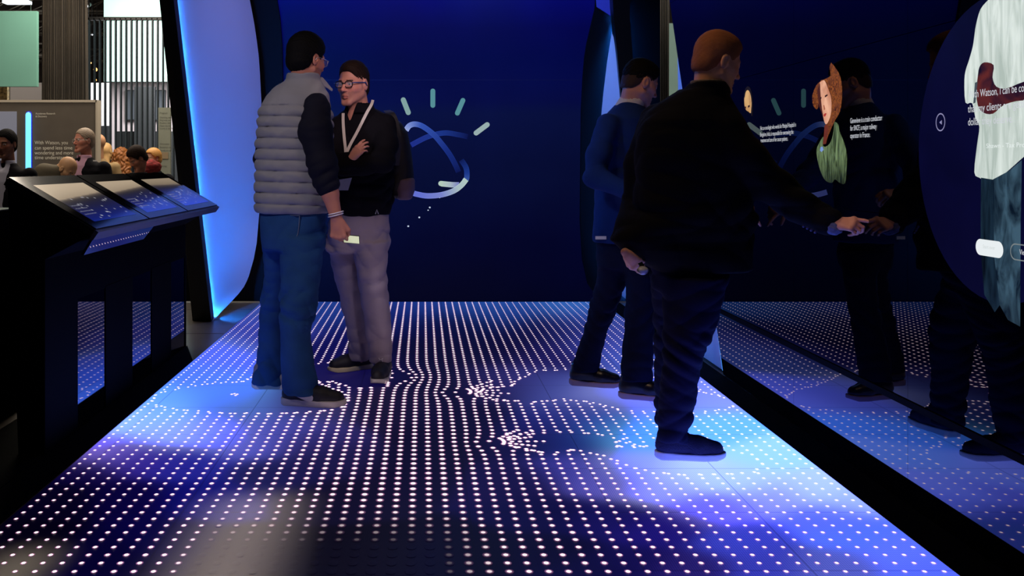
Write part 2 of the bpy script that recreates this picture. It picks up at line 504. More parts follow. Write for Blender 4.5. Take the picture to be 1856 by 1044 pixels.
BLOBS = [
 [(272,732),(284,715),(330,703),(370,697),(440,692),(470,676),(540,664),(590,658),(660,655),(705,662),(712,682),(700,702),(640,704),(600,692),(560,690),(575,694),(625,712),(632,728),(616,742),(560,747),(500,750),(430,750),(380,747),(320,743)],
 [(862,714),(880,703),(925,700),(950,682),(975,672),(1030,670),(1080,676),(1190,698),(1260,708),(1310,720),(1335,733),(1320,742),(1260,748),(1190,747),(1130,745),(1100,736),(1060,727),(1020,724),(960,729),(930,727),(900,725),(880,722)],
 [(915,800),(940,790),(1000,782),(1060,786),(1110,790),(1120,810),(1150,812),(1190,810),(1270,806),(1330,816),(1370,830),(1382,845),(1360,858),(1300,861),(1240,861),(1190,857),(1140,845),(1100,830),(1080,822),(1040,816),(1000,822),(940,814)]]
BW = [[tuple(fl(px, py)[:2]) for px, py in b] for b in BLOBS]
rnd = random.Random(4)
NR = np.random.RandomState(3)
cols = XL + 0.028 + 0.0592 * np.arange(51)
rows = 1.72 + 0.0635 * np.arange(113)
GX, GY = np.meshgrid(cols, rows); GX = GX.ravel().copy(); GY = GY.ravel().copy()
for (cx, cy, R) in ((*fl(696, 683)[:2], 0.15), (*fl(840, 712)[:2], 0.09), (*fl(905, 803)[:2], 0.075)):
    dx = GX - cx; dy = (GY - cy) * 0.8; r = np.hypot(dx, dy) + 1e-6
    f = (np.sqrt(r * r + R * R * np.exp(-(r / (2.0 * R)) ** 2)) / r - 1)
    GX = GX + dx * np.minimum(f, 1.5); GY = GY + (GY - cy) * np.minimum(f, 1.5) * 0.6
keep = np.ones(len(GX), bool)
for P in BW:
    m = inpoly(GX, GY, P)
    bx, by, dd = nearest(GX[m], GY[m], P)
    I = np.nonzero(m)[0]
    near = dd < 0.085
    GX[I[near]] = bx[near] + NR.normal(0, 0.004, near.sum()); GY[I[near]] = by[near] + NR.normal(0, 0.005, near.sum())
    keep[I[~near]] = False
ex = []
for (px, py, R0, R1, a0, a1, nr) in ((833, 710, 0.06, 0.30, -0.55, 0.75, 7), (893, 801, 0.05, 0.26, -0.5, 0.8, 6)):
    c = fl(px, py)
    for q in range(nr):
        a = a0 + (a1 - a0) * q / (nr - 1)
        for t in range(6):
            r = R0 + (R1 - R0) * t / 6 * (1.0 - 0.25 * (q % 2))
            ex.append((c[0] + r * math.cos(a), c[1] + r * math.sin(a) * 1.5))
for px, py in ((420,715),(425,714),(430,715),(427,717),(1123,800),(1135,803),(1150,806),(1160,809),(1130,796)):
    ex.append(tuple(fl(px, py)[:2]))
ex = np.array(ex)
DX = np.concatenate([GX[keep], ex[:, 0]]); DY = np.concatenate([GY[keep], ex[:, 1]])
ok = (DX > XL + 0.01) & (DX < XR - 0.01) & (DY < YB - 0.02) & (DY > 1.66)
DX, DY = DX[ok], DY[ok]
fade = np.clip((DY - 3.18) / (3.85 - 3.18), 0, 1)
wl = np.clip((DX + 0.86) / 0.16, 0, 1) * np.clip((0.62 - DX) / 0.55, 0, 1)
lum = 1 - wl * (1 - fade ** 1.6)
me = bpy.data.meshes.new('led_floor')
nx, ny = 130, 300
gx = np.linspace(XL, XR, nx); gy = np.linspace(1.6, YB, ny)
VX, VY = np.meshgrid(gx, gy)
verts = [np.stack([VX.ravel(), VY.ravel(), np.zeros(nx * ny)], 1)]
bgc = led_world(VX.ravel(), VY.ravel()); bgc[VY.ravel() < 2.9] *= 0.6
def hot(c):
    'the panels are far brighter in blue than a camera can hold: the blue channel runs past white'
    c = c.copy(); f = np.clip((c[:, 2] - 0.60) / 0.36, 0, 1); c[:, 2] *= 1 + 2.6 * f; c[:, 1] *= 1 + 0.25 * f; return c
bgc = hot(bgc)
colr = [bgc]
ii, jj = np.meshgrid(np.arange(nx - 1), np.arange(ny - 1)); a = (jj * nx + ii).ravel()
quads = np.stack([a, a + 1, a + nx + 1, a + nx], 1)
nd = len(DX); K = 8
an = np.linspace(0, 2 * np.pi, K, endpoint=False)
bgd = hot(led_world(DX, DY))
white = lin((255, 232, 236)); pink = lin((226, 150, 205))
DS = (1.0 + 0.75 * np.exp(-((DX + 0.1) / 0.75) ** 2)) * np.interp(DY, [3.2, 5.0, 6.0, 8.5], [1.0, 1.0, 0.85, 0.68])
def ring(r, z):
    s = ((0.9 + 0.1 * NR.rand(nd)) * DS)[:, None]
    return np.stack([(DX[:, None] + r * s * np.cos(an)).ravel(), (DY[:, None] + 1.25 * r * s * np.sin(an)).ravel(), np.full(nd * K, z)], 1)
b0 = nx * ny
verts += [np.stack([DX, DY, np.full(nd, 0.0016)], 1), ring(0.0040, 0.0016), ring(0.0064, 0.0015), ring(0.0102, 0.0012)]
Lm = lum[:, None]
cw = bgd * (1 - Lm) + white * 3.6 * Lm
cp = bgd * (1 - Lm) + np.maximum(pink, bgd) * Lm
glow = bgd + (np.array([0.10, 0.03, 0.16]) * Lm * 0.0)
colr += [cw, np.repeat(cw, K, 0), np.repeat(bgd * (1 - Lm * .75) + np.maximum(pink, bgd) * Lm * .75, K, 0), np.repeat(glow, K, 0)]  # the pink ring puts each dot's halo into the emission colour
c0 = b0; r1 = b0 + nd; r2 = r1 + nd * K; r3 = r2 + nd * K
k = np.arange(K); kn = (k + 1) % K; ids = np.arange(nd)[:, None] * K
tri = np.stack([np.repeat(c0 + np.arange(nd), K), (r1 + ids + k).ravel(), (r1 + ids + kn).ravel()], 1)
q1 = np.stack([(r1 + ids + k).ravel(), (r2 + ids + k).ravel(), (r2 + ids + kn).ravel(), (r1 + ids + kn).ravel()], 1)
q2 = np.stack([(r2 + ids + k).ravel(), (r3 + ids + k).ravel(), (r3 + ids + kn).ravel(), (r2 + ids + kn).ravel()], 1)
V = np.concatenate(verts); C = np.ones((len(V), 4), np.float32); C[:, :3] = np.concatenate(colr)
nq = len(quads) + len(q1) + len(q2)
loops = np.concatenate([quads.ravel(), q1.ravel(), q2.ravel(), tri.ravel()])
starts = np.concatenate([np.arange(nq) * 4, nq * 4 + np.arange(len(tri)) * 3])
mi = np.concatenate([np.zeros(len(quads)), np.ones(len(q1) + len(q2) + len(tri))]).astype(np.int32)
me.vertices.add(len(V)); me.vertices.foreach_set('co', V.astype(np.float32).ravel())
me.loops.add(len(loops)); me.loops.foreach_set('vertex_index', loops.astype(np.int32))
me.polygons.add(len(starts)); me.polygons.foreach_set('loop_start', starts.astype(np.int32))
me.polygons.foreach_set('material_index', mi)
me.update(); me.validate()
at_ = me.color_attributes.new('Col', 'FLOAT_COLOR', 'POINT'); at_.data.foreach_set('color', C.ravel())
M_led = mat('led_tiles', (17, 16, 17), rough=0.45, spec=0.15, emis_attr=True, estr=1.0)
M_dot = mat('led_dots', (17, 16, 17), rough=0.45, spec=0.15, emis_attr=True, estr=1.0)
M_dot.cycles.emission_sampling = 'NONE'
# fine pixel columns of the LED tiles, and the joints between the half-metre tiles
nt = M_led.node_tree; N = nt.nodes; L = nt.links; b = N['Principled BSDF']
tc = N.new('ShaderNodeTexCoord'); sx = N.new('ShaderNodeSeparateXYZ'); L.new(tc.outputs['Object'], sx.inputs[0])
def mth(op, a_, b_=None, c_=None):
    n = N.new('ShaderNodeMath'); n.operation = op
    for i_, v_ in enumerate((a_, b_, c_)):
        if v_ is None: continue
        if isinstance(v_, (int, float)): n.inputs[i_].default_value = v_
        else: L.new(v_, n.inputs[i_])
    return n.outputs[0]
sn = mth('SINE', mth('MULTIPLY', sx.outputs['X'], 2 * math.pi / 0.0074))
sy = mth('SINE', mth('MULTIPLY', sx.outputs['Y'], 2 * math.pi / 0.0148))
md = mth('MULTIPLY_ADD', mth('MULTIPLY', sn, 1.0), 0.16, 0.92)
md = mth('MULTIPLY', md, mth('MULTIPLY_ADD', sy, 0.07, 0.97))
jx = mth('ABSOLUTE', mth('SUBTRACT', mth('FRACT', mth('DIVIDE', mth('SUBTRACT', sx.outputs['X'], XL), 0.5032)), 0.5))
jy = mth('ABSOLUTE', mth('SUBTRACT', mth('FRACT', mth('DIVIDE', mth('SUBTRACT', sx.outputs['Y'], YB), 0.5032)), 0.5))
jm = mth('MAXIMUM', mth('GREATER_THAN', jx, 0.4962), mth('GREATER_THAN', jy, 0.4955))
md = mth('MULTIPLY', md, mth('MULTIPLY_ADD', jm, -0.45, 1.0))
at2 = [n for n in N if n.type == 'ATTRIBUTE'][0]
vm = N.new('ShaderNodeVectorMath'); vm.operation = 'SCALE'
L.new(at2.outputs['Color'], vm.inputs[0]); L.new(md, vm.inputs['Scale'])
L.new(vm.outputs[0], b.inputs['Emission Color'])
led = empty('led_floor', (0.08, 5.2, 0), 'wide LED screen floor with rows of glowing pink dots flowing round the visitors over blue', 'screen floor')
led_s = link('screen_surface', me, [M_led, M_dot], led)
fr = MB(); fr.box(XL - 0.003, XR + 0.003, 1.6, YB + 0.008, -0.05, -0.001)
fr.build('edge_frame', M_black, led)

# black strips beside the LED floor (cable covers flush with it)
s = MB(); s.box(XR + 0.006, XM - 0.002, 1.2, 8.8, -0.002, 0.002)
tag(s.build('floor_cover_strip', M_blackmatt, origin=(XR + .07, 5, 0)), 'black floor strip between the LED floor and the touch video wall', 'floor strip')
s = MB(); s.add([(XC + 0.004, 1.2, -0.001), (XL - 0.006, 1.2, -0.001), (XL - 0.006, 6.22, -0.001), (XC + 0.004, 6.72, -0.001), (XC + 0.004, 1.2, 0.002), (XL - 0.006, 1.2, 0.002), (XL - 0.006, 6.22, 0.002), (XC + 0.004, 6.72, 0.002)],
    [(3, 2, 1, 0), (4, 5, 6, 7), (0, 1, 5, 4), (1, 2, 6, 5), (2, 3, 7, 6), (3, 0, 4, 7)])
tag(s.build('floor_cover_strip', M_blackmatt, origin=(XC + .08, 4, 0)), 'black floor strip between the LED floor and the display console', 'floor strip')

s = MB(); s.box(-1.936, XC - 0.001, 1.2, 6.68, -0.0015, 0.0035)  # added plate that blacks out the lit floor here
tag(s.build('added_floor_plate', M_blackmatt, origin=(-1.75, 4, 0)), 'added black floor plate hiding the lit floor under the slanted display console', 'floor plate')

# back LED wall with its graphic
M_wall = mat('led_wall', (3, 3, 5), rough=0.5, spec=0.1)
nt = M_wall.node_tree; N = nt.nodes; L = nt.links; b = N['Principled BSDF']
tc = N.new('ShaderNodeTexCoord'); sx = N.new('ShaderNodeSeparateXYZ'); L.new(tc.outputs['Object'], sx.inputs[0])
mr = N.new('ShaderNodeMapRange'); mr.inputs['From Min'].default_value = 0.0; mr.inputs['From Max'].default_value = 2.7
L.new(sx.outputs['Z'], mr.inputs['Value'])
rp = N.new('ShaderNodeValToRGB'); L.new(mr.outputs['Result'], rp.inputs['Fac'])
e = rp.color_ramp.elements
e[0].position = 0.0; e[0].color = rgba((1, 1, 24)); e[1].position = 1.0; e[1].color = rgba((3, 4, 98))
for p_, c_ in ((0.2, (2, 3, 36)), (0.4, (5, 10, 48)), (0.62, (6, 13, 58)), (0.66, (4, 8, 62)), (0.8, (1, 5, 66)), (0.9, (2, 3, 74))):
    q = e.new(p_); q.color = rgba(c_)
n = N.new('ShaderNodeTexNoise'); n.inputs['Scale'].default_value = 1.3; L.new(tc.outputs['Object'], n.inputs['Vector'])
ml = mth('MULTIPLY_ADD', n.outputs['Fac'], 0.7, 0.65)
vm = N.new('ShaderNodeVectorMath'); vm.operation = 'SCALE'; L.new(rp.outputs['Color'], vm.inputs[0]); L.new(ml, vm.inputs['Scale'])
L.new(vm.outputs[0], b.inputs['Emission Color']); b.inputs['Emission Strength'].default_value = 1.0
YW = YB + 0.012
lw = empty('led_wall', (0.1, YW, 0), 'tall dark blue LED wall at the back showing a glowing orbit logo', 'screen wall')
W = MB(); W.box(at(470, 0, YW)[0], at(1098, 0, YW)[0], YW, YW + 0.08, 0.0, 3.3); W.build('screen_surface', M_wall, lw)
W = MB(); zz = at(0, 145, YW)[2]
W.box(-1.3, 1.5, YW - 0.0012, YW + 0.001, zz - 0.002, zz + 0.002); W.build('panel_joint', mat('joint_blue', (4, 4, 40), emis=(2, 2, 46)), lw)
def glow(name, c, k=1.0, a=1.0): return mat(name, (4, 4, 6), rough=0.6, spec=0.1, emis=c, estr=k)
def stroke(px, r, m, name, cols_=None, dz=0.0):
    "rounded flat stroke on the LED wall along pixel points"
    P = np.array([at(x, y, YW - 0.002 - dz) for x, y in px]); rr = r / FPX * YW
    d = np.gradient(P[:, [0, 2]], axis=0); d /= np.linalg.norm(d, axis=1, keepdims=True) + 1e-9
    nrm = np.stack([-d[:, 1], d[:, 0]], 1)
    Lp = P[:, [0, 2]] + nrm * rr; Rp = P[:, [0, 2]] - nrm * rr
    def arc(c, v0, sgn):
        a0 = math.atan2(v0[1], v0[0]); return [c + rr * np.array([math.cos(a0 - sgn * math.pi * t / 8), math.sin(a0 - sgn * math.pi * t / 8)]) for t in range(1, 8)]
    capE = arc(P[-1, [0, 2]], nrm[-1], 1); capS = arc(P[0, [0, 2]], -nrm[0], 1)
    pts = list(Lp) + capE + list(Rp[::-1]) + capS
    n_ = len(P); V_ = []; 
    mb = MB(); y = YW - 0.002 - dz
    mb.add([(p[0], y, p[1]) for p in Lp] + [(p[0], y, p[1]) for p in Rp], [(i, i + 1, n_ + i + 1, n_ + i) for i in range(n_ - 1)])
    for c, arcp, e0, e1 in ((P[-1], capE, Lp[-1], Rp[-1]), (P[0], capS, Rp[0], Lp[0])):
        ring_ = [e0] + arcp + [e1]
        mb.add([(c[0], y, c[2])] + [(p[0], y, p[1]) for p in ring_], [(0, i + 1, i + 2) for i in range(len(ring_) - 1)])
    return mb.build(name, m, lw)
stroke([(731, 181), (740, 204)], 4.6, glow('stroke_pale', (128, 160, 158)), 'logo_ray')
stroke([(784.5, 165), (784.5, 191)], 4.4, glow('stroke_teal', (84, 140, 148)), 'logo_ray')
stroke([(839, 182), (829, 205)], 4.4, glow('stroke_teal', (84, 140, 148)), 'logo_ray')
stroke([(883, 226), (863, 241)], 4.6, glow('stroke_light', (150, 172, 172)), 'logo_ray')
def bez(pts, n=14):
    P = np.array(pts, float); out = []
    for i in range(len(P) - 1):
        p0 = P[max(i - 1, 0)]; p1 = P[i]; p2 = P[i + 1]; p3 = P[min(i + 2, len(P) - 1)]
        for t in np.linspace(0, 1, n, endpoint=False):
            out.append(0.5 * ((2 * p1) + (-p0 + p2) * t + (2 * p0 - 5 * p1 + 4 * p2 - p3) * t ** 2 + (-p0 + 3 * p1 - 3 * p2 + p3) * t ** 3))
    out.append(P[-1]); return out
def stroke_grad(px, r, c0, c1, name, dz):
    pts = bez(px); n_ = len(pts); seg = 6
    for i in range(0, n_ - 1, seg):
        sub = pts[i:i + seg + 1]
        if len(sub) < 2: continue
        t = i / max(n_ - 1, 1); c = [int(c0[q] + (c1[q] - c0[q]) * t) for q in range(3)]
        P = np.array([at(x, y, YW - 0.002 - dz) for x, y in sub]); rr = r / FPX * YW
        yield P, c, rr
def ribbon(px, r, stops, name, dz):
    "one flat ribbon whose glow changes along its length (vertex colours drive the emission)"
    pts = np.array(bez(px)); n_ = len(pts)
    P = np.array([at(x, y, YW - 0.002 - dz) for x, y in pts]); rr = r / FPX * YW
    d = np.gradient(P[:, [0, 2]], axis=0); d /= np.linalg.norm(d, axis=1, keepdims=True) + 1e-9
    nr_ = np.stack([-d[:, 1], d[:, 0]], 1); t = np.linspace(0, 1, n_)
    offs = [-1, -0.82, 0.82, 1]; V_ = []; C_ = []
    sc = lin(np.array([s_[1:] for s_ in stops])); st = [s_[0] for s_ in stops]
    base = np.stack([np.interp(t, st, sc[:, q]) for q in range(3)], 1)
    for o_ in offs:
        q = P[:, [0, 2]] + nr_ * rr * o_
        V_ += [(a_[0], YW - 0.002 - dz, a_[1]) for a_ in q]
        C_.append(base * (1.5 if abs(o_) == 1 else 1.0))
    mb = MB(); mb.add(V_, [(s_ * n_ + i, s_ * n_ + i + 1, (s_ + 1) * n_ + i + 1, (s_ + 1) * n_ + i) for s_ in range(3) for i in range(n_ - 1)])
    me_ = mb.mesh(name); Cc = np.ones((len(V_), 4), np.float32); Cc[:, :3] = np.concatenate(C_)
    a_ = me_.color_attributes.new('Col', 'FLOAT_COLOR', 'POINT'); a_.data.foreach_set('color', Cc.ravel())
    return link(name, me_, mat('ribbon_glow', (4, 4, 6), rough=0.6, spec=0.1, emis_attr=True, estr=1.0), lw)
ribbon([(745, 263), (775, 248), (805, 241), (830, 244), (848, 248)], 4.6, [(0, 30, 44, 130), (0.45, 26, 50, 130), (1, 9, 15, 66)], 'logo_band', 0.0004)
ribbon([(736, 236), (742, 228), (752, 225), (766, 229), (785, 243), (800, 260), (815, 280), (826, 300), (831, 312)], 4.8, [(0, 150, 165, 215), (0.12, 120, 140, 205), (0.35, 50, 80, 170), (0.7, 22, 42, 120), (1, 9, 17, 70)], 'logo_band', 0.0008)
ribbon([(836, 290), (845, 305), (846, 322), (842, 328)], 4.8, [(0, 12, 22, 76), (0.5, 26, 54, 135), (1, 70, 100, 170)], 'logo_band', 0.0006)
ribbon([(742, 348), (756, 352), (775, 355), (800, 353), (822, 346), (836, 336), (845, 325)], 4.8, [(0, 96, 110, 205), (0.25, 100, 112, 205), (0.5, 120, 130, 200), (0.75, 165, 185, 190), (1, 176, 200, 190)], 'logo_band', 0.0012)
ribbon([(800, 333), (810, 334), (822, 335), (832, 335)], 4.8, [(0, 178, 200, 186), (0.5, 165, 180, 190), (1, 110, 115, 185)], 'logo_band', 0.0010)
stroke([(799, 332.6), (801, 333)], 4.6, glow('stroke_green', (178, 200, 186)), 'logo_ray')
for i, (x, y) in enumerate(((779, 376), (760, 394), (740, 410), (797, 358), (776, 381))):
    c = at(x, y, YW - 0.002); stroke([(x - .2, y), (x + .2, y)], 1.0 if i > 2 else 1.5, glow('star', (190, 200, 220)), 'star')

# black ring around the back wall: curved edges left and right
def surf_grid(rows_): return MB().grid(rows_)
for nm, edge, far in (('wall_back_left', [(502, 0), (507, 30), (511, 80), (512, 130), (513, 300), (512, 420), (508, 480), (498, 520), (480, 546)], -1),
                      ('wall_back_right', [(1079, 14), (1074, 35), (1069, 57), (1064, 78), (1060, 103), (1057, 140), (1054, 200), (1052, 400), (1056, 470), (1066, 515), (1088, 546)], 1)):
    yy = YW - 0.05
    P = [at(x, y, yy) for x, y in edge]
    top = P[0] + np.array([far * 0.05, 0, 0.75]); P = [top] + P
    out = [np.array([far * 2.1, yy, p[2]]) for p in P]
    mb = MB()
    V_ = list(P) + list(out) + [p + np.array([0, 0.05, 0]) for p in P]
    n_ = len(P)
    mb.add(V_, [(i, i + 1, n_ + i + 1, n_ + i) for i in range(n_ - 1)] + [(i, i + 1, 2 * n_ + i + 1, 2 * n_ + i) for i in range(n_ - 1)])
    tag(mb.build(nm, mat('black_ring', (3, 3, 6), rough=0.7, spec=0.12)), kind='structure')
c = MB(); c.box(-1.9, 2.0, 6.9, 9.0, 3.3, 3.36)
tag(c.build('ceiling', M_blackmatt), kind='structure')

# left portal: black leaning fin with an LED strip and a white curved wall behind it
M_strip = mat('led_strip', (20, 30, 40), emis=(30, 125, 255), estr=850)
pl = empty('light_portal', (-1.7, 7.9, 0), 'curved white wall with a glowing blue edge and leaning black fin, left', 'light wall')
b0_ = fl(383, 583); b1_ = fl(352, 579)
zt = 3.25
fi = lambda z: np.array([-1.64 - 0.03 * z / 2.3, 7.75 - 1.05 * z / 2.32, z])     # inner front edge
def fo(z):
    p = fi(z); wx = 0.155 - 0.05 * z / 2.32
    return p + np.array([-wx, 0.04, 0])
A = [fi(-0.0), fo(0)]; B = [fi(zt), fo(zt)]
bk = np.array([-0.01, 0.16, 0])
MB().hexa([fo(0), fi(0), fi(0) + bk, fo(0) + bk], [fo(zt), fi(zt), fi(zt) + bk, fo(zt) + bk]).build('fin', M_black, pl)
st = MB(); zs = np.linspace(0.01, zt, 12)
def fe(z):  # far, curved edge of the white wall
    key = [(-0.3, 383, 583, 7.76), (0.02, 400, 566, 8.0), (0.10, 421, 545, 8.3), (0.17, 440, 524, 8.55), (0.27, 450, 504, 8.62), (0.45, 464, 455, 8.66), (0.8, 470, 385, 8.68),
           (1.3, 475, 290, 8.7), (1.75, 474, 190, 8.7), (2.1, 470, 110, 8.7), (2.4, 463, 55, 8.7), (2.68, 453, 0, 8.7)]
    ks = np.array([(at(x, y, Y)) for _, x, y, Y in key]); o = np.argsort(ks[:, 2])
    if z > ks[:, 2].max(): return np.array([ks[-1, 0] - 0.22 * (z - ks[-1, 2]), 8.7, z])
    return np.array([np.interp(z, ks[o, 2], ks[o, 0]), np.interp(z, ks[o, 2], ks[o, 1]), z])
rowsP = []
for z in np.concatenate([np.linspace(0.0, 0.3, 8), np.linspace(0.4, zt, 22)]):
    a_ = fi(z) + np.array([-0.035, 0.170, 0]); c_ = fe(max(z, 0.004)); c_[2] = z
    r_ = []
    for t in np.linspace(0, 1, 12):
        p = a_ * (1 - t) + c_ * t; p[0] -= 0.07 * math.sin(math.pi * t) * min(1, z / 0.5)
        r_.append(p)
    rowsP.append(r_)
MB().grid(rowsP).build('wall_panel', M_white, pl)
st.tube([fi(z) + np.array([-0.021, 0.169, 0]) for z in zs], 0.004, 6).build('led_strip', M_strip, pl)

# right portal beside the back wall
pr = empty('light_portal', (1.7, 8.8, 0), 'narrow white wall with glowing blue edge beside a black fin, right of the back', 'light wall')
gi = lambda z: np.array([1.0, 0, 0]) * np.interp(z, [0, 1.9, 2.7, 3.3], [1.745, 1.764, 1.69, 1.66]) + np.array([0, np.interp(z, [0, 2.7], [8.45, 8.80]), z])
Q = [(1113, 30), (1107, 70), (1100, 115), (1094, 165), (1090, 206), (1088, 300), (1092, 400), (1104, 480), (1118, 520), (1128, 537), (1138, 545)]
far_ = [at(x, y, 8.82) for x, y in Q]
near_ = []
for p in far_:
    z = p[2]; near_.append(at(np.interp(298 - (z - EYE) / 8.7 * FPX, [0, 40, 205, 545], [1108, 1114, 1128, 1143]), 298, 8.7) * [1, 1, 0] + [0, 0, z])
rowsP = [[a_ * (1 - t) + b_ * t for t in np.linspace(0, 1, 5)] for a_, b_ in zip(far_, near_)]
MB().grid(rowsP).build('wall_panel', M_white, pr)
top_ = [[np.array([p[0] + 0.0, 8.83, p[2] + dz_]) for p in ()] for dz_ in ()]
hd = MB(); a_ = at(1082, 0, 8.80); b_ = at(1112, 33, 8.80); c_ = at(1086, 60, 8.80)
hd.prism([at(1079, -30, 8.80), at(1082, 12, 8.80), at(1113, 32, 8.80), at(1112, -30, 8.80)], (0, 0.02, 0)).build('upper_panel', mat('upper_blue_shading', (90, 90, 200), rough=0.7), pr)  # blue shading of the white wall, put into the base colour
nf = MB(); P0 = [at(x, y, 8.66) for x, y in ((1109, -40), (1111, 10), (1128, 205), (1143, 546))]; P1 = [at(x, y, 8.66) for x, y in ((1146, -40), (1141, 23), (1144, 62), (1148, 113), (1158, 546))]
MB().prism([P0[0], P0[1], P0[2], P0[3], P1[4], P1[3], P1[2], P1[1], P1[0]], (0, 0.14, 0)).build('fin', M_black, pr)
MB().tube([p + np.array([0.030, 0.150, 0]) for p in P0[1:]], 0.004, 6).build('led_strip', M_strip, pr)

# portal at the end of the video wall
p2 = empty('light_portal', (XM + 0.05, 6.4, 0), 'white wall with a glowing blue leaning edge at the far end of the video wall', 'light wall')
e0 = np.array([XM + 0.012, 5.81, 0.02]); e1 = np.array([XM + 0.012, 6.86, 2.07])
MB().prism([e0, e1, (XM + 0.012, 6.845, 1.72), (XM + 0.012, 6.84, 1.0), (XM + 0.012, 6.80, 0.02)], (0.03, 0, 0)).build('wall_panel', mat('panel_lit', (205, 210, 225), rough=0.75), p2)
MB().tube([e0 + [0.0, 0.0, 0], e1], 0.006, 6).build('led_strip', mat('led_strip_soft', (20, 30, 40), emis=(70, 160, 255), estr=2.2), p2)
area('portal_wash', (1.45, 7.3, 2.9), (XM, 6.4, 0.7), 0.3, 3.2, (0.30, 0.52, 1.0))

# ------------------------------------------------------------------ video wall (glossy touch screens, mirror-like)
vw = empty('video_wall', (XM, 4.0, 0), 'glossy black touch video wall along the right side showing people and quotes', 'video wall')
RZ = [0.004, 0.370, 1.035, 1.690, 2.350, 3.010]
def ylean(z): return 5.81 + (z - 0.07) * 1.05 / 1.98
CY = [1.20, 2.38, 3.58, 4.68, None]
for r in range(5):
    for c_ in range(4):
        z0, z1 = RZ[r] + 0.0012, RZ[r + 1] - 0.0012
        ya = CY[c_] + 0.0008; yb0 = (ylean(z0) if CY[c_ + 1] is None else CY[c_ + 1] - 0.0008); yb1 = (ylean(z1) if CY[c_ + 1] is None else CY[c_ + 1] - 0.0008)
        MB().prism([(XM, ya, z0), (XM, ya, z1), (XM, yb1, z1), (XM, yb0, z0)], (0.03, 0, 0)).build('screen_panel', M_gloss, vw)
bz = MB(); bz.box(XM - 0.006, XM + 0.02, 1.2, ylean(.37), 0.352, 0.376); bz.build('bezel', M_blackmatt, vw)
bk_ = MB()
bk_.prism([(XM + 0.032, 1.2, 0), (XM + 0.032, 1.2, 3.3), (XM + 0.032, ylean(3.3) + .2, 3.3), (XM + 0.032, ylean(2.05) + .0, 2.1), (XM + 0.032, ylean(0.02), 0.0)], (0.2, 0, 0))
bk_.build('housing', M_black, vw)
hb = MB(); hb.prism([(XM + 0.05, 6.62, 0), (XM + 0.05, 6.90, 0), (XM + 0.05, 6.93, 1.7), (XM + 0.05, 7.0, 3.3), (XM + 0.05, 6.5, 3.3)], (0.3, 0, 0)).build('end_cheek', M_black, vw)

# pictures on the screens, in the plane of the glass
def sc_pt(px, py, off=0.0006):
    Y = (XM - off) * FPX / (px - VPX); return (XM - off, Y, EYE - (py - VPY) / FPX * Y)
def scpoly(px, m, name, off=0.0006, parent=None):
    bm = bmesh.new(); vs = [bm.verts.new(sc_pt(x, y, off)) for x, y in px]; f = bm.faces.new(vs)
    f.normal_update()
    if f.normal.x > 0: f.normal_flip()
    bmesh.ops.triangulate(bm, faces=[f]); me_ = bpy.data.meshes.new(name); bm.to_mesh(me_); bm.free()
    return link(name, me_, m, parent or vw)
Z3 = lambda L_: [(1330 + x / 3.6, 80 + y / 3.6) for x, y in L_]
hair = picture('img_hair', (60, 18, 4), (150, 84, 30), (1, 60, 60), distortion=2.0)
scpoly(bez(Z3([(635,120),(660,150),(690,200),(705,270),(705,360),(692,440),(665,490),(640,540),(615,600),(600,640),(592,600),(600,520),(632,450),(618,330),(590,245),(565,240),(560,300),(552,400),(540,425),(518,400),(512,340),(530,285),(555,250),(600,225),(630,205),(625,150),(635,120)]), 3), hair, 'portrait_hair')
scpoly(bez(Z3([(560,250),(590,236),(615,290),(634,350),(637,420),(627,480),(605,522),(590,505),(580,450),(570,400),(560,330),(560,250)]), 4), picture('img_face', (196, 130, 100), (236, 178, 146), (1, 14, 10)), 'portrait_face', 0.0009)
scpoly(Z3([(545,300),(562,255),(566,330),(575,420),(588,500),(570,440),(555,400)]), picture('img_face_dark', (50, 20, 12), (96, 44, 26), (1, 14, 10)), 'portrait_face_shadow', 0.0010)
scpoly(Z3([(592,530),(612,525),(616,560),(602,650),(580,655),(588,590)]), picture('img_neck', (90, 34, 20), (120, 52, 34), (1, 14, 10)), 'portrait_neck', 0.0008)
for x0, y0, x1, y1 in ((594,336,612,326),(562,350,572,344)):
    scpoly(Z3([(x0,y0),(x1,y1),(x1,y1+11),(x0,y0+12)]), glow('img_eye', (48, 22, 18)), 'portrait_eye', 0.0013)
scpoly(Z3([(584,400),(590,396),(597,425),(588,432)]), glow('img_nose', (168, 96, 70)), 'portrait_nose', 0.0013)
scpoly(Z3([(585,462),(596,450),(606,452),(598,470),(590,474)]), glow('img_lip', (176, 52, 44)), 'portrait_lips', 0.0013)
scpoly(bez(Z3([(655,505),(680,522),(690,570),(718,640),(737,720),(735,820),(725,908),(690,905),(660,882),(640,905),(600,892),(570,840),(547,760),(540,690),(560,640),(585,603),(582,660),(602,668),(632,638),(650,570),(655,505)]), 3), picture('img_jacket', (44, 56, 28), (112, 134, 92), (1, 40, 8), fade=(at(0, 340, 4.3)[2], at(0, 290, 4.3)[2]), distortion=1.5), 'portrait_jacket', 0.0009)
scpoly(Z3([(566,672),(580,668),(586,690),(572,704),(562,694)]), glow('img_blue', (120, 150, 210)), 'portrait_shirt', 0.0013)
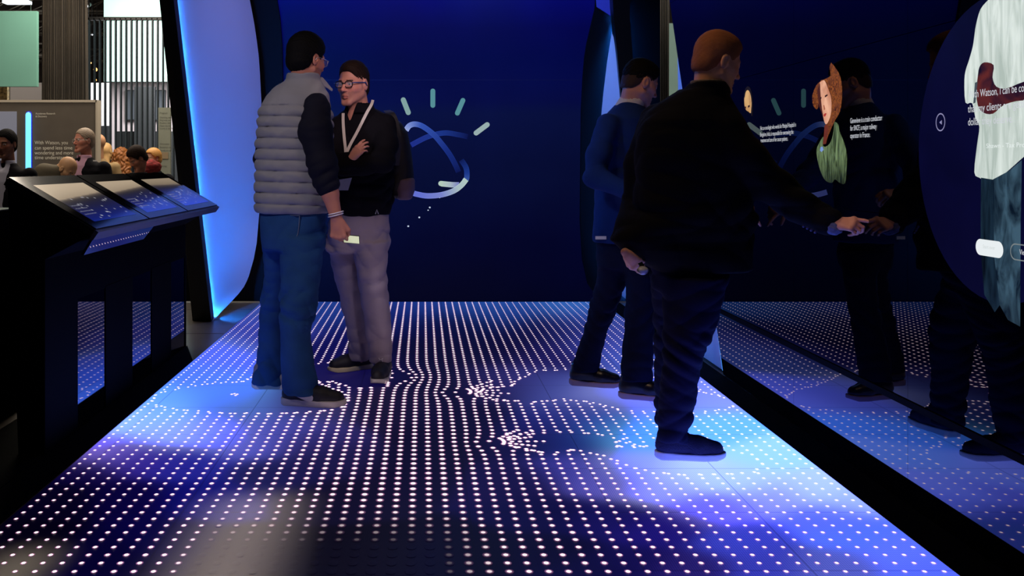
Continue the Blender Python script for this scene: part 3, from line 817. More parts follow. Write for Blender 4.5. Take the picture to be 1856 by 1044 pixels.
# face of another portrait, left, partly behind the man at the wall
scpoly(bez(Z3([(70,400),(68,350),(78,312),(92,300),(106,320),(115,370),(117,420),(110,450),(95,440),(80,430),(70,400)]), 3), picture('img_face2', (170, 120, 76), (226, 182, 120), (1, 14, 10)), 'portrait_face', 0.0009)
scpoly(bez(Z3([(66,330),(76,290),(92,275),(108,290),(120,340),(124,420),(120,470),(112,450),(116,380),(106,318),(92,300),(78,312),(70,350),(66,330)]), 3), glow('img_hair2', (24, 16, 14)), 'portrait_hair', 0.0010)
for x0, y0, x1, y1 in ((92,402,104,396),(70,410,80,406)):
    scpoly(Z3([(x0,y0),(x1,y1),(x1,y1+13),(x0,y0+14)]), glow('img_eye', (48, 22, 18)), 'portrait_eye', 0.0013)
# man in a pale shirt
scpoly(bez([(1791,0),(1777,17),(1769,45),(1766,65),(1763,85),(1756,110),(1751,125),(1748,145),(1750,186),(1762,187),(1768,214),(1775,230),(1771,262),(1766,312),(1775,322),(1786,326),(1809,323),(1830,307),(1856,284),(1900,250),(1900,120),(1900,-60),(1860,-70),(1815,-50),(1791,0)], 3),
       picture('img_shirt', (176, 190, 182), (222, 232, 226), (1, 22, 4), distortion=1.3), 'portrait_shirt', 0.0006)
scpoly(bez([(1769,163),(1772,140),(1775,122),(1784,113),(1801,118),(1799,140),(1806,157),(1825,160),(1856,148),(1900,140),(1900,190),(1856,182),(1820,190),(1800,206),(1782,204),(1772,190),(1769,163)], 3),
       picture('img_arm', (22, 12, 34), (96, 38, 34), (1, 8, 10), lo=0.4, hi=0.62), 'portrait_hands', 0.0009)
scpoly([(1767,150),(1772,148),(1768,186),(1764,188)], glow('img_shade', (70, 82, 90)), 'portrait_fold', 0.0009)
scpoly([(1778,322),(1802,326),(1802,460),(1812,553),(1803,566),(1784,534),(1777,452)], picture('img_jeans_dark', (2, 8, 16), (24, 44, 60), (1, 30, 6)), 'portrait_jeans', 0.0007)
scpoly([(1800,325),(1830,309),(1852,290),(1850,400),(1849,592),(1827,580),(1812,553),(1802,463)], picture('img_jeans', (6, 20, 34), (60, 88, 106), (1, 16, 6), distortion=1.6, fade=(0.66, 0.86)), 'portrait_jeans', 0.0008)
# dark blue disc behind him
cy_, cz_, R_ = 3.03, 1.27, 0.47
P_ = [(XM - 0.0003, cy_ + R_ * math.cos(t), cz_ + R_ * math.sin(t)) for t in np.linspace(0, 2 * math.pi, 64, endpoint=False)]
MB().add(P_[::-1], [tuple(range(64))]).build('backdrop_disc', picture('img_disc', (3, 3, 34), (5, 5, 42), (1, 3, 3)), vw)
# previous button, pill buttons
def ringflat(c, ry, rz, t, m, name, off=0.0016):
    n_ = 40; a_ = np.linspace(0, 2 * np.pi, n_, endpoint=False)
    V_ = [(XM - off, c[0] + ry * math.cos(q), c[1] + rz * math.sin(q)) for q in a_] + [(XM - off, c[0] + (ry - t) * math.cos(q), c[1] + (rz - t) * math.sin(q)) for q in a_]
    return MB().add(V_, [(i, (i + 1) % n_, n_ + (i + 1) % n_, n_ + i) for i in range(n_)]).build(name, m, vw)
q = sc_pt(1705, 221.5); wt = glow('img_white', (205, 208, 216))
ringflat((q[1], q[2]), 0.0305, 0.0305, 0.0042, glow('img_lilac', (140, 138, 178)), 'button_ring')
scpoly([(1702.5, 222), (1707, 217.5), (1707, 226)], glow('img_lilac', (140, 138, 178)), 'button_arrow', 0.0016)
def pill(px0, px1, py0, py1, m, name, hollow=False):
    y0_ = sc_pt(px0, 300)[1]; y1_ = sc_pt(px1, 300)[1]; ym = (y0_ + y1_) / 2; za = EYE - (py0 - VPY) / FPX * y0_; zb = EYE - (py1 - VPY) / FPX * y0_
    r_ = (za - zb) / 2; zc = (za + zb) / 2; w_ = (y0_ - y1_) / 2 - r_
    a_ = [(w_ + r_ * math.cos(t), r_ * math.sin(t)) for t in np.linspace(-math.pi / 2, math.pi / 2, 14)] + [(-w_ + r_ * math.cos(t), r_ * math.sin(t)) for t in np.linspace(math.pi / 2, 3 * math.pi / 2, 14)]
    if not hollow:
        return MB().add([(XM - 0.0016, ym + u, zc + v) for u, v in a_][::-1], [tuple(range(28))]).build(name, m, vw)
    V_ = [(XM - 0.0016, ym + u, zc + v) for u, v in a_] + [(XM - 0.0016, ym + u * (w_ + r_ - 0.0035) / (w_ + r_), zc + v * (r_ - 0.0035) / r_) for u, v in a_]
    return MB().add(V_, [(i, (i + 1) % 28, 28 + (i + 1) % 28, 28 + i) for i in range(28)]).build(name, m, vw)
pill(1769, 1819, 432, 461, glow('img_button', (232, 238, 240)), 'button')
pill(1831.5, 1890, 440, 470, glow('img_grey', (120, 128, 130)), 'button', True)
def wtext(s_, px0, px1, py, size, m=wt):
    a_ = sc_pt(px0, py); y1_ = sc_pt(px1, py)[1]
    text(s_, m, vw, (XM - 0.0012, a_[1], a_[2]), (0, -1, 0), (0, 0, 1), size, a_[1] - y1_)
wtext('Start over', 1782, 1804, 449.5, 0.016, glow('img_pale', (205, 212, 212)))
wtext('View', 1848.5, 1862, 461, 0.022)
wtext('With Watson, I can be co', 1756, 1857, 178, 0.034)
wtext('that my clients are getti', 1755, 1857, 204, 0.034)
wtext('dollar they deserve.', 1755, 1836, 227.5, 0.034)
wtext('Shawn - Tax Pro', 1788, 1858, 268.5, 0.020, glow('img_dimwhite', (232, 240, 238)))
wtext('Genevieve is a train conductor', 1541.5, 1599, 223.5, 0.030)
wtext('for SNCF, a major railway', 1541.5, 1589, 237, 0.030)
wtext('operator in France.', 1541.5, 1577, 250.5, 0.030)
wtext('Viet, an oncologist who works for Manipal Hospital in', 1378, 1442.5, 236, 0.030)
wtext('Bangalore, India, is responsible for overseeing the', 1378, 1438, 247.5, 0.030)
wtext('treatment and care of her cancer patients.', 1379, 1428, 258, 0.030)
c_ = sc_pt(1317, 179); MB().box(XM - 0.004, XM, c_[1] - 0.012, c_[1] + 0.012, c_[2] - 0.004, c_[2] + 0.004).build('status_light', glow('green_led', (110, 220, 40), 1.5), vw)

# ------------------------------------------------------------------ display console on the left
cn = empty('display_console', (-1.66, 5.45, 0), 'black slanted console with three built-in touch displays left of the LED floor', 'console')
Y0, Y1 = 4.20, 6.70
ct = (-1.745, 1.165); cf = (-1.377, 0.948)
n_ = np.array([-(cf[1] - ct[1]), 0, cf[0] - ct[0]]); n_ /= np.linalg.norm(n_)      # surface normal of the slope
def con(u, Y, h=0.0):
    "u: 0 at the top back edge, 1 at the front edge"
    p = np.array([ct[0] + (cf[0] - ct[0]) * u, Y, ct[1] + (cf[1] - ct[1]) * u]); return p + n_ * h
def slab(u0, u1, ya, yb, h0, h1, m, name, bev=0.0, par=None):
    return MB().hexa([con(u0, ya, h0), con(u1, ya, h0), con(u1, yb, h0), con(u0, yb, h0)], [con(u0, ya, h1), con(u1, ya, h1), con(u1, yb, h1), con(u0, yb, h1)]).build(name, m, par or cn, bevel=bev)
M_cgl = mat('console_glass', (4, 4, 5), rough=0.08, spec=0.5, ior=1.5)
slab(0, 1, Y0, Y1, -0.035, -0.004, M_black, 'top')
lip = MB().hexa([con(1, Y0, -0.055), con(1, Y0, -0.055) + [0.018, 0, 0], con(1, Y1, -0.055) + [0.018, 0, 0], con(1, Y1, -0.055)], [con(1, Y0, -0.004), con(1, Y0, -0.004) + [.016, 0, -.01], con(1, Y1, -0.004) + [.016, 0, -.01], con(1, Y1, -0.004)]).build('front_lip', mat('lip_blue_light', (60, 66, 84), rough=0.35, spec=0.6), cn)  # blue light falling on the lip is put into its colour
under = MB().prism([con(1, Y0, -0.055) + [.016, 0, 0], con(1, Y0 + 0.96, -0.055) + [.016, 0, 0], con(1, Y0 + 0.90, -0.055) + [-0.02, 0, -0.062], con(1, Y0 - 0.0, -0.055) + [-0.02, 0, -0.062]], (-0.012, 0, 0.002)).build('mirror_flap', mat('mirror_flap', (60, 60, 80), rough=0.012, metal=0.9), cn)
div = [Y0, Y0 + 0.825, Y0 + 1.65, Y1]
def scrgrid(k, ya, yb):
    "what the slanted displays show: pale sky above a curved dark horizon with stars"
    nu, nv = 46, 60; V_ = []; C_ = []
    rs = np.random.RandomState(k + 5)
    stars = [(rs.uniform(.4, .95), rs.uniform(.05, .95)) for _ in range(26)]
    for i in range(nu):
        for j_ in range(nv):
            u = i / (nu - 1); v = j_ / (nv - 1)
            V_.append(con(0.17 + 0.72 * u, ya + (yb - ya) * v, 0.0022))
            hz = 0.36 + 0.20 * v if k == 0 else (0.36 - 0.25 * v if k == 1 else 0.18)
            hz = {0: 0.42 - 0.12 * v, 1: 0.22 + 0.12 * (1 - v), 2: 0.20 + 0.04 * v}[k]
            if u < hz:
                t = u / hz; c = lin((206, 184, 156)) * (0.8 - 0.25 * t * t) * (1.0, 0.9, 0.6)[k]
            else:
                t = (u - hz) / (1 - hz); d_ = lin((40, 38, 42)); bl = lin((22, 40, 150)) * (0.55, 1.0, 1.3)[k]
                c = d_ * (1 - t) + bl * (t ** 1.6) + lin((160, 140, 120)) * math.exp(-t * 22) * 0.6
                for su, sv in stars:
                    if abs(su - u) < 0.012 and abs(sv - v) < 0.009: c = lin((190, 190, 200))
            C_.append(c)
    mb = MB(); mb.add(V_, [(i * nv + j_, (i + 1) * nv + j_, (i + 1) * nv + j_ + 1, i * nv + j_ + 1) for i in range(nu - 1) for j_ in range(nv - 1)])
    me_ = mb.mesh('display'); Cc = np.ones((len(V_), 4), np.float32); Cc[:, :3] = np.array(C_)
    a_ = me_.color_attributes.new('Col', 'FLOAT_COLOR', 'POINT'); a_.data.foreach_set('color', Cc.ravel())
    return me_
M_disp = mat('display_glow', (3, 3, 4), rough=0.1, spec=0.22, emis_attr=True, estr=0.95)
for k in range(3):
    ya, yb = div[k] + 0.012, div[k + 1] - 0.012
    sp = slab(0.0, 1.0, ya, yb, -0.004, 0.0015, M_cgl, 'display_frame')
    link('display', scrgrid(k, ya + 0.10, yb - 0.07), M_disp, sp)
    for li, s_ in enumerate(('Understanding the sky begins', 'with questions that people ask', 'and the answers that data can', 'show when you look closely')):
        a_ = con(0.60 + 0.055 * li, ya + 0.12, 0.0026)
        dd = (con(1, 0) - con(0, 0)); dd /= np.linalg.norm(dd)
        # lines read along the console, tops toward its back edge
        text(s_, glow('display_text', (120, 122, 140)), sp, a_, (0, 1, 0), tuple(-dd), 0.013, 0.15)
# plinth: near end block, beam, legs and reflective infill panels
pz = 0.88
MB().prism([(XC, Y0, 0), (-1.70, Y0, 0), (-1.745, Y0, 1.13), (-1.40, Y0, 0.92), (XC, Y0, 0.82)], (0, 0.40, 0)).build('end_block', M_blackmatt, cn)
MB().prism([(XC, Y0 + 0.40, 0.60), (-1.70, Y0 + 0.40, 0.60), (-1.745, Y0 + 0.40, 1.13), (-1.42, Y0 + 0.40, 0.92), (XC, Y0 + 0.40, 0.82)], (0, Y1 - Y0 - 0.41, 0)).build('body', M_blackmatt, cn)
for a_, b_ in ((5.0, 5.46), (5.85, 6.30)):
    MB().box(-1.70, XC + 0.002, a_, b_, 0.0, 0.61).build('leg', M_blackmatt, cn)
MB().box(-1.70, XC + 0.002, 6.67, Y1, 0.0, 0.61).build('leg', M_blackmatt, cn)
M_mir = mat('dark_mirror', (70, 70, 82), rough=0.03, metal=1.0)
for a_, b_ in ((Y0 + 0.405, 5.0), (5.46, 5.85), (6.30, 6.67)):
    MB().box(-1.65, XC - 0.002, a_, b_, 0.0, 0.61).build('mirror_panel', M_mir, cn)

# second black console further left, seen past the first
c2 = empty('low_console', (-2.3, 4.4, 0), 'low black console at the left edge with a thin bright metal rim', 'console')
MB().box(-2.7, -1.995, 2.6, 4.95, 0.0, 1.0).build('body', M_blackmatt, c2)
MB().box(-2.7, -1.985, 2.6, 4.96, 1.0, 1.006).build('rim', mat('rim_metal', (170, 170, 175), rough=0.3, metal=0.8), c2)
kk = MB(); kk.box(-1.995, -1.94, 2.8, 5.05, 0.0, 0.004)
tag(kk.build('lit_floor_strip', mat('lit_strip_paint', (176, 160, 138), rough=0.5, emis=None), origin=(-1.97, 4, 0)), 'strip of floor painted as lit at the foot of the low black console', 'floor strip')  # added strip: light on the hall floor painted as a pale colour

# ------------------------------------------------------------------ hall beyond, on the left
def bx(px0, px1, py0, py1, Y, d=0.05):
    a_ = at(px0, py0, Y); b_ = at(px1, py1, Y); return (a_[0], b_[0], Y, Y + d, b_[2], a_[2])
M_bar = mat('bar_black', (18, 20, 22), rough=0.45)
# booth sign board
YS = 11.0
sg = empty('sign_board', at(80, 298, YS) * [1, 1, 0], 'freestanding brown sign board with white lettering and a blue light bar', 'sign')
q = bx(-130, 173, 184, 520, YS, 0.10); q = (q[0], q[1], q[2], q[3], 0.0, q[5])
MB().box(*q).build('board', mat('board_brown', (98, 90, 80), rough=0.7, var=0.06), sg, bevel=0.02)
q = bx(-130, 175, 181, 185.5, YS - 0.01, 0.13); MB().box(*q).build('top_rim', mat('rim_cream', (200, 190, 172), rough=0.5), sg)
q = bx(173, 176, 181, 480, YS - 0.01, 0.13); MB().box(q[0], q[1], q[2], q[3], 0, q[5]).build('side_rim', mat('rim_cream'), sg)
q = bx(-120, 30, 202, 330, YS - 0.012, 0.01); MB().box(*q).build('screen', mat('pale_screen', (80, 80, 90), emis=(112, 112, 122), estr=0.8), sg, bevel=0.004)
nb = bx(46, 56, 203, 330, YS - 0.02, 0.015)
cx_ = (nb[0] + nb[1]) / 2; r_ = (nb[1] - nb[0]) / 2
MB().tube([(cx_, YS - 0.012, z) for z in (nb[4], nb[5] - r_)] + [(cx_, YS - 0.012, nb[5] - r_ * .4), (cx_, YS - 0.012, nb[5])], [r_, r_, r_ * .8, r_ * .2], 12).build('light_bar', mat('bar_cyan', (40, 60, 80), emis=(110, 205, 255), estr=1.6), sg)
MB().tube([(cx_, YS + 0.014, z) for z in (nb[4], nb[5] - r_)] + [(cx_, YS + 0.014, nb[5] + .003), (cx_, YS + 0.014, nb[5] + .012)], [r_ * 1.35, r_ * 1.35, r_, r_ * .3], 12).build('light_bar_edge', mat('bar_blue', (5, 5, 60), emis=(10, 20, 190), estr=1.2), sg)
M_let = mat('sign_letters', (215, 208, 190), rough=0.6, emis=(120, 114, 100), estr=0.5)
def stext(s_, x0, x1, y, size):
    a_ = at(x0, y, YS); b_ = at(x1, y, YS)
    text(s_, M_let, sg, (a_[0], YS - 0.002, a_[2]), (1, 0, 0), (0, 0, 1), size, b_[0] - a_[0])
stext('Accelerate Research', 64.5, 100, 207.5, 0.030); stext('& Discovery', 64.5, 85, 212.5, 0.030)
stext('With Watson, you', 63, 123, 261.5, 0.056); stext('can spend less time', 63, 131, 271, 0.056)
stext('wondering and more', 63, 133, 280, 0.056); stext('time understanding.', 63, 134, 288.5, 0.056)

# hanging curtain(s)
def curtain(name, label, px0, px1, Y, z0, z1, n_, seed, spread=1.0, parent=None):
    x0 = at(px0, 0, Y)[0]; x1 = at(px1, 0, Y)[0]; rs = np.random.RandomState(seed)
    ph = np.cumsum(rs.uniform(.5, 1.6, n_ + 1)); ph = ph / ph[-1] * 2 * np.pi * n_
    t = np.linspace(0, 1, n_ * 10); am = np.interp(t, np.linspace(0, 1, n_ + 1), rs.uniform(.4, 1.2, n_ + 1))
    rows_ = []
    for z in np.linspace(z1, z0, 16):
        f = (z1 - z) / (z1 - z0); xx = x0 + (x1 - x0) * t; xm = (x0 + x1) / 2
        xx = xm + (xx - xm) * (1 + 0.10 * spread * f)
        yy = Y + 0.055 * am * np.sin(np.interp(t, np.linspace(0, 1, n_ + 1), ph) + 0.5 * f)
        rows_.append(np.stack([xx, yy, np.full(len(t), z)], 1))
    R_ = np.array(rows_); mb = MB(); mb.grid(R_); mb.grid(R_[:, ::-1] + [0, 0.012, 0])
    o = mb.build(name, mat('curtain_cloth', (52, 46, 38), rough=0.85, spec=0.15, bump=0.3, bscale=90, var=0.25, vscale=3, sheen=0.1), origin=((x0 + x1) / 2, Y, 0))
    return tag(o, label, 'curtain')
curtain('curtain', 'tall dark brown pleated curtain hanging behind the sign board, left', 77, 157, 12.6, 0.02, 4.4, 24, 2)
curtain('curtain', 'dark brown pleated curtain hanging between the two right-hand light portals', 1160, 1212, 12.0, 0.02, 4.4, 13, 5, 0.2)

# suspended panels
def panel(name, px0, px1, py0, py1, Y, color, label, cat, d=0.06, wires=True, **kw):
    r_ = empty(name, at((px0 + px1) / 2, py1, Y), label, cat)
    MB().box(*bx(px0, px1, py0, py1, Y, d)).build('panel', mat('pm_' + str(color), color, rough=0.7, var=0.12, vscale=0.8, **kw), r_, bevel=0.004)
    if wires:
        for t in (0.12, 0.93):
            p = at(px0 + (px1 - px0) * t, py0, Y + d / 2); MB().tube([p, p + [0, 0, 1.0 + 0.0]], 0.004, 5).build('wire', mat('wire', (150, 150, 150), rough=0.4, metal=0.6), r_)
    return r_
panel('hanging_panel', -90, 67, 20, 157, 12.0, (104, 160, 146), 'teal hanging panel at the upper left beside the curtain', 'hanging panel')
panel('hanging_panel', 188, 330, -60, 148, 17.5, (172, 214, 198), 'large mint green hanging panel seen through the vertical slats', 'hanging panel', wires=False)
panel('hanging_panel', 1146, 1164, 42, 135, 15.0, (120, 172, 158), 'teal panel strip between the right portal fin and the curtain', 'hanging panel')
panel('hanging_panel', 1209, 1240, 42, 200, 15.5, (140, 170, 160), 'grey green panel strip right of the right-hand curtain', 'hanging panel')
M_pw = mat('partition_white', (200, 195, 198), rough=0.75)
def part_(name, px0, px1, py0, py1, Y, m, label, cat, floor=True, d=0.08):
    q = bx(px0, px1, py0, py1, Y, d); z0 = 0.0 if floor else q[4]
    return tag(MB().box(q[0], q[1], q[2], q[3], z0, q[5]).build(name, m, origin=((q[0] + q[1]) / 2, Y, z0), bevel=0.004), label, cat)
part_('white_partition', 18, 82, 150, 190, 13.6, M_pw, 'white partition wall low behind the teal hanging panel', 'partition')
part_('white_partition', 150, 198, 150, 400, 16.8, M_pw, 'white partition behind the left end of the vertical slats', 'partition')
part_('white_partition', 196, 330, 147, 400, 18.4, mat('partition_pink', (190, 176, 178), rough=0.75), 'pinkish white partition beneath the mint hanging panel', 'partition')
part_('white_partition', 1140, 1164, 15, 42, 17.0, M_pw, 'white partition top above the teal strip, right', 'partition', False)
part_('gold_screen', -30, 13, 150, 186, 14.5, mat('gold_mesh', (120, 98, 60), rough=0.4, metal=0.5, var=0.8, vscale=25), 'speckled gold decorative screen under the teal panel, far left', 'screen')
part_('black_column', 243, 280, 157, 400, 16.0, M_bar, 'wide black column behind the vertical slats', 'column')
part_('black_counter', 209, 330, 238, 400, 16.5, M_bar, 'black counter wall behind the small group of visitors', 'counter')
part_('black_cabinet', 177, 197, 228, 400, 15.5, M_bar, 'narrow black cabinet beside the sign board', 'cabinet')
M_tv = mat('tv_grey', (70, 74, 80), rough=0.3, emis=(44, 48, 54), estr=0.6)
for px0, px1, lb in ((228, 246, 'grey wall screen left of the black column'), (279, 300, 'grey wall screen right of the black column')):
    t_ = empty('wall_screen', at((px0 + px1) / 2, 216, 18.3) * [1, 1, 1], lb, 'screen')
    MB().box(*bx(px0, px1, 163, 218, 18.25, 0.05)).build('housing', M_bar, t_); MB().box(*bx(px0 + 1, px1 - 1, 164.5, 216.5, 18.24, 0.015)).build('display', M_tv, t_)
# vertical slat screen
YV = 13.2
sl = empty('slat_screen', at(220, 298, YV) * [1, 1, 0], 'tall open screen of thin black vertical slats left of the lit white wall', 'slat screen')
MB().box(*bx(150, 330, 30.5, 36, YV, 0.08)).build('top_rail', M_bar, sl)
for i in range(17):
    x = 160.8 + 9.55 * i; q = bx(x - 1.05, x + 1.05, 33, 400, YV, 0.06)
    MB().box(q[0], q[1], q[2], q[3], 0.0, q[5]).build('slat', mat('slat_dark', (40, 52, 60), rough=0.35, spec=0.6), sl)
# poster stand
ps = empty('poster_stand', at(298, 298, 11.6) * [1, 1, 0], 'tall grey green poster stand with rows of small print beside the black fin', 'poster stand')
q = bx(287, 309, 195, 400, 11.6, 0.04); MB().box(q[0], q[1], q[2], q[3], 0.0, q[5]).build('board', mat('poster', (136, 142, 128), rough=0.7, var=0.05), ps)
for k, (y, s_) in enumerate(((206, 'Program'), (214, 'Opening session'), (219, 'Keynote and talks'), (224, 'Product labs'), (229, 'Open forum'), (234, 'Lunch in the hall'), (262, 'Afternoon'), (268, 'Breakout rooms'), (274, 'Hands-on labs'), (302, 'Evening'))):
    a_ = at(289.5, y, 11.6); text(s_, mat('poster_ink', (88, 92, 84), rough=0.8), ps, (a_[0], 11.598, a_[2]), (1, 0, 0), (0, 0, 1), 0.026)
MB().box(*bx(291, 305, 276, 288, 11.595, 0.004)).build('poster_block', mat('poster_tan', (150, 132, 104), rough=0.8), ps)
# hall ceiling structure
c_ = MB(); c_.box(-14, -1.2, 9.5, 24, 5.3, 5.4); c_.box(-1.2, 8, 10.5, 24, 5.3, 5.4)
tag(c_.build('ceiling', mat('hall_ceiling', (52, 44, 38), rough=0.9, var=0.3, vscale=2)), kind='structure')
c_ = MB(); c_.box(-14, 8, 23.9, 24, 0, 5.4)
tag(c_.build('wall_back', mat('hall_wall', (60, 50, 44), rough=0.9, var=0.25, vscale=1.5)), kind='structure')
c_ = MB(); c_.box(-9.5, -9.4, 5, 24, 0, 5.4)
tag(c_.build('wall_left', mat('hall_wall', (60, 50, 44))), kind='structure')
rs = random.Random(8)
def hanger(p, par, n_=1, dx=0.0):
    for i in range(n_):
        q_ = np.array(p, float) + [dx * (i - (n_ - 1) / 2), 0, 0]
        MB().tube([q_, [q_[0], q_[1], 5.31]], 0.006, 5).build('hanger', M_bar, par)
for k, (px, py, Y, dx_) in enumerate(((100, 20, 19.5, 1.9), (170, 60, 20.5, 1.8), (40, 100, 21.0, 0.9), (168, 110, 21.5, 1.6))):
    c0_ = at(px, py, Y); r_ = empty('lighting_truss', c0_, ('dark ceiling truss above the curtain', 'dark ceiling truss behind the first slats', 'dark ceiling truss beside the teal hanging panel', 'lowest dark ceiling truss behind the first slats')[k], 'truss', 'dark lighting trusses under the hall ceiling')
    xs = np.linspace(-dx_, dx_, int(dx_ * 5)); mb = MB(); mb2 = MB()
    for oy, oz in ((0, 0), (0.3, 0), (0.15, 0.26)):
        mb.tube([c0_ + [xs[0], oy, oz], c0_ + [xs[-1], oy, oz]], 0.025, 6)
    for i in range(len(xs) - 1):
        mb2.tube([c0_ + [xs[i], 0, 0], c0_ + [xs[i + 1], 0.15, 0.26]], 0.012, 5); mb2.tube([c0_ + [xs[i], 0.3, 0], c0_ + [xs[i + 1], 0.15, 0.26]], 0.012, 5)
    mt_ = mat('truss_metal', (120, 112, 100), rough=0.5, metal=0.5)
    mb.build('chord', mt_, r_); mb2.build('lacing', mt_, r_); hanger(c0_ + [0, .15, .26], r_, 2, dx_ * 1.2)
def lamp(px, py, Y, r, color, k, label):
    p = at(px, py, Y); o = empty('stage_lamp', p, label, 'lamp', 'small lamps under the hall ceiling')
    hanger(p + [0, 0.08, 0.03], o)
    MB().tube([p + [0, 0.14, 0.05], p + [0, 0.0, 0.0]], [r * .8, r], 12).build('housing', M_bar, o)
    MB().tube([p + [0, -0.001, 0], p + [0, -0.012, 0]], [r * .85, r * .8], 12).build('lens', mat('lens_%d' % int(px), (200, 190, 160), emis=color, estr=k), o)
lamp(155, 11, 14.0, 0.045, (235, 240, 250), 3, 'bright white stage lamp at the top between the curtain and the slats')
lamp(158, 122, 18.0, 0.035, (255, 190, 90), 2.5, 'warm lamp nearest the curtain behind the first slats')
lamp(173, 126, 18.2, 0.045, (255, 180, 100), 2.5, 'warm lamp between the second and third slat')
lamp(164, 114, 18.4, 0.025, (255, 200, 120), 2.0, 'smallest warm lamp, highest of the cluster behind the slats')
lamp(173, 145, 18.6, 0.03, (230, 235, 240), 2.5, 'white lamp lowest of the cluster behind the slats')
lamp(167, 63, 19.0, 0.02, (230, 235, 240), 2.0, 'tiny white ceiling lamp high behind the slats')
p = at(22, 4, 16); tag(MB().box(p[0] - 0.16, p[0] + 0.24, 16, 16.2, p[2] - 0.01, p[2] + 0.04).build('ceiling_light_panel', mat('ceil_white', (220, 225, 230), emis=(225, 232, 240), estr=1.2), origin=p), 'bright oblong ceiling light at the very top left', 'ceiling light')

# ------------------------------------------------------------------ people
def nv(v): v = np.array(v, float); return v / np.linalg.norm(v)
class Frame:
    def __init__(s, c, F, size=1.0, up=(0, 0, 1)):
        s.c = np.array(c, float); s.F = nv(F); s.R = nv(np.cross(s.F, up)); s.U = np.cross(s.R, s.F); s.s = size
        s.M = np.array([s.R, s.F, s.U])
    def p(s, r, f, u): return s.c + s.s * (r * s.R + f * s.F + u * s.U)
    def loc(s, P): return ((P - s.c) @ s.M.T) / s.s

def add_head(S, H, neck, nose=1.0, jaw=1.0, nr=0.056):
    s = H.s; R = H.M
    E = lambda r, f, u, a, b, c, k=0.015, op='add': S.ell(H.p(r, f, u), (a * s, b * s, c * s), R, k * s, op)
    C = lambda a, b, ra, rb, k=0.012, op='add': S.cap(H.p(*a), H.p(*b), ra * s, rb * s, k * s, op)
    E(0, -0.010, 0.036, 0.074, 0.096, 0.091)
    E(0, 0.030, -0.030, 0.060 * jaw, 0.060, 0.078, 0.03)
    for q in (-1, 1):
        C((q * 0.054 * jaw, 0.005, -0.050), (q * 0.020, 0.070, -0.098), 0.018, 0.015, 0.02)
        C((q * 0.044, 0.058, -0.020), (q * 0.050, 0.030, -0.015), 0.019, 0.020, 0.02)
        C((q * 0.012, 0.082, 0.022), (q * 0.042, 0.070, 0.022), 0.010, 0.009, 0.012)
    C((-0.012, 0.074, -0.104), (0.012, 0.074, -0.104), 0.014, 0.014, 0.015)
    for q in (-1, 1):
        E(q * 0.031, 0.094, 0.002, 0.015, 0.012, 0.010, 0.008, 'sub')
        E(q * 0.031, 0.0735, 0.002, 0.0125, 0.0125, 0.0125, 0.002)
        C((q * 0.022, 0.084, 0.0105), (q * 0.042, 0.080, 0.0095), 0.0035, 0.003, 0.003)
    C((0, 0.086, 0.010), (0, 0.104 * nose, -0.026), 0.0075, 0.0095, 0.008)
    C((0, 0.104, -0.031), (0, 0.108 * nose, -0.030), 0.0095, 0.009, 0.006)
    for q in (-1, 1): E(q * 0.0115, 0.094, -0.034, 0.007, 0.010, 0.007, 0.006)
    C((-0.018, 0.082, -0.0615), (0.0, 0.0905, -0.0600), 0.0052, 0.006, 0.004); C((0.018, 0.082, -0.0615), (0.0, 0.0905, -0.0600), 0.0052, 0.006, 0.004)
    C((-0.015, 0.081, -0.0715), (0.0, 0.0885, -0.0730), 0.0052, 0.0065, 0.004); C((0.015, 0.081, -0.0715), (0.0, 0.0885, -0.0730), 0.0052, 0.0065, 0.004)
    for q in (-1, 1):
        e = Frame(H.p(q * 0.077, -0.006, -0.004), H.F, s, H.U)
        n_ = H.M
        S.ell(H.p(q * 0.076, -0.008, -0.002), (0.0085 * s, 0.019 * s, 0.031 * s), n_, 0.006 * s)
        S.ell(H.p(q * 0.084, -0.006, 0.002), (0.006 * s, 0.010 * s, 0.018 * s), n_, 0.004 * s, 'sub')
        S.ell(H.p(q * 0.081, 0.004, -0.006), (0.004 * s, 0.005 * s, 0.006 * s), n_, 0.003 * s)
    S.cap(H.p(0, -0.026, -0.055), neck, nr * s, (nr + 0.006) * s, 0.03)

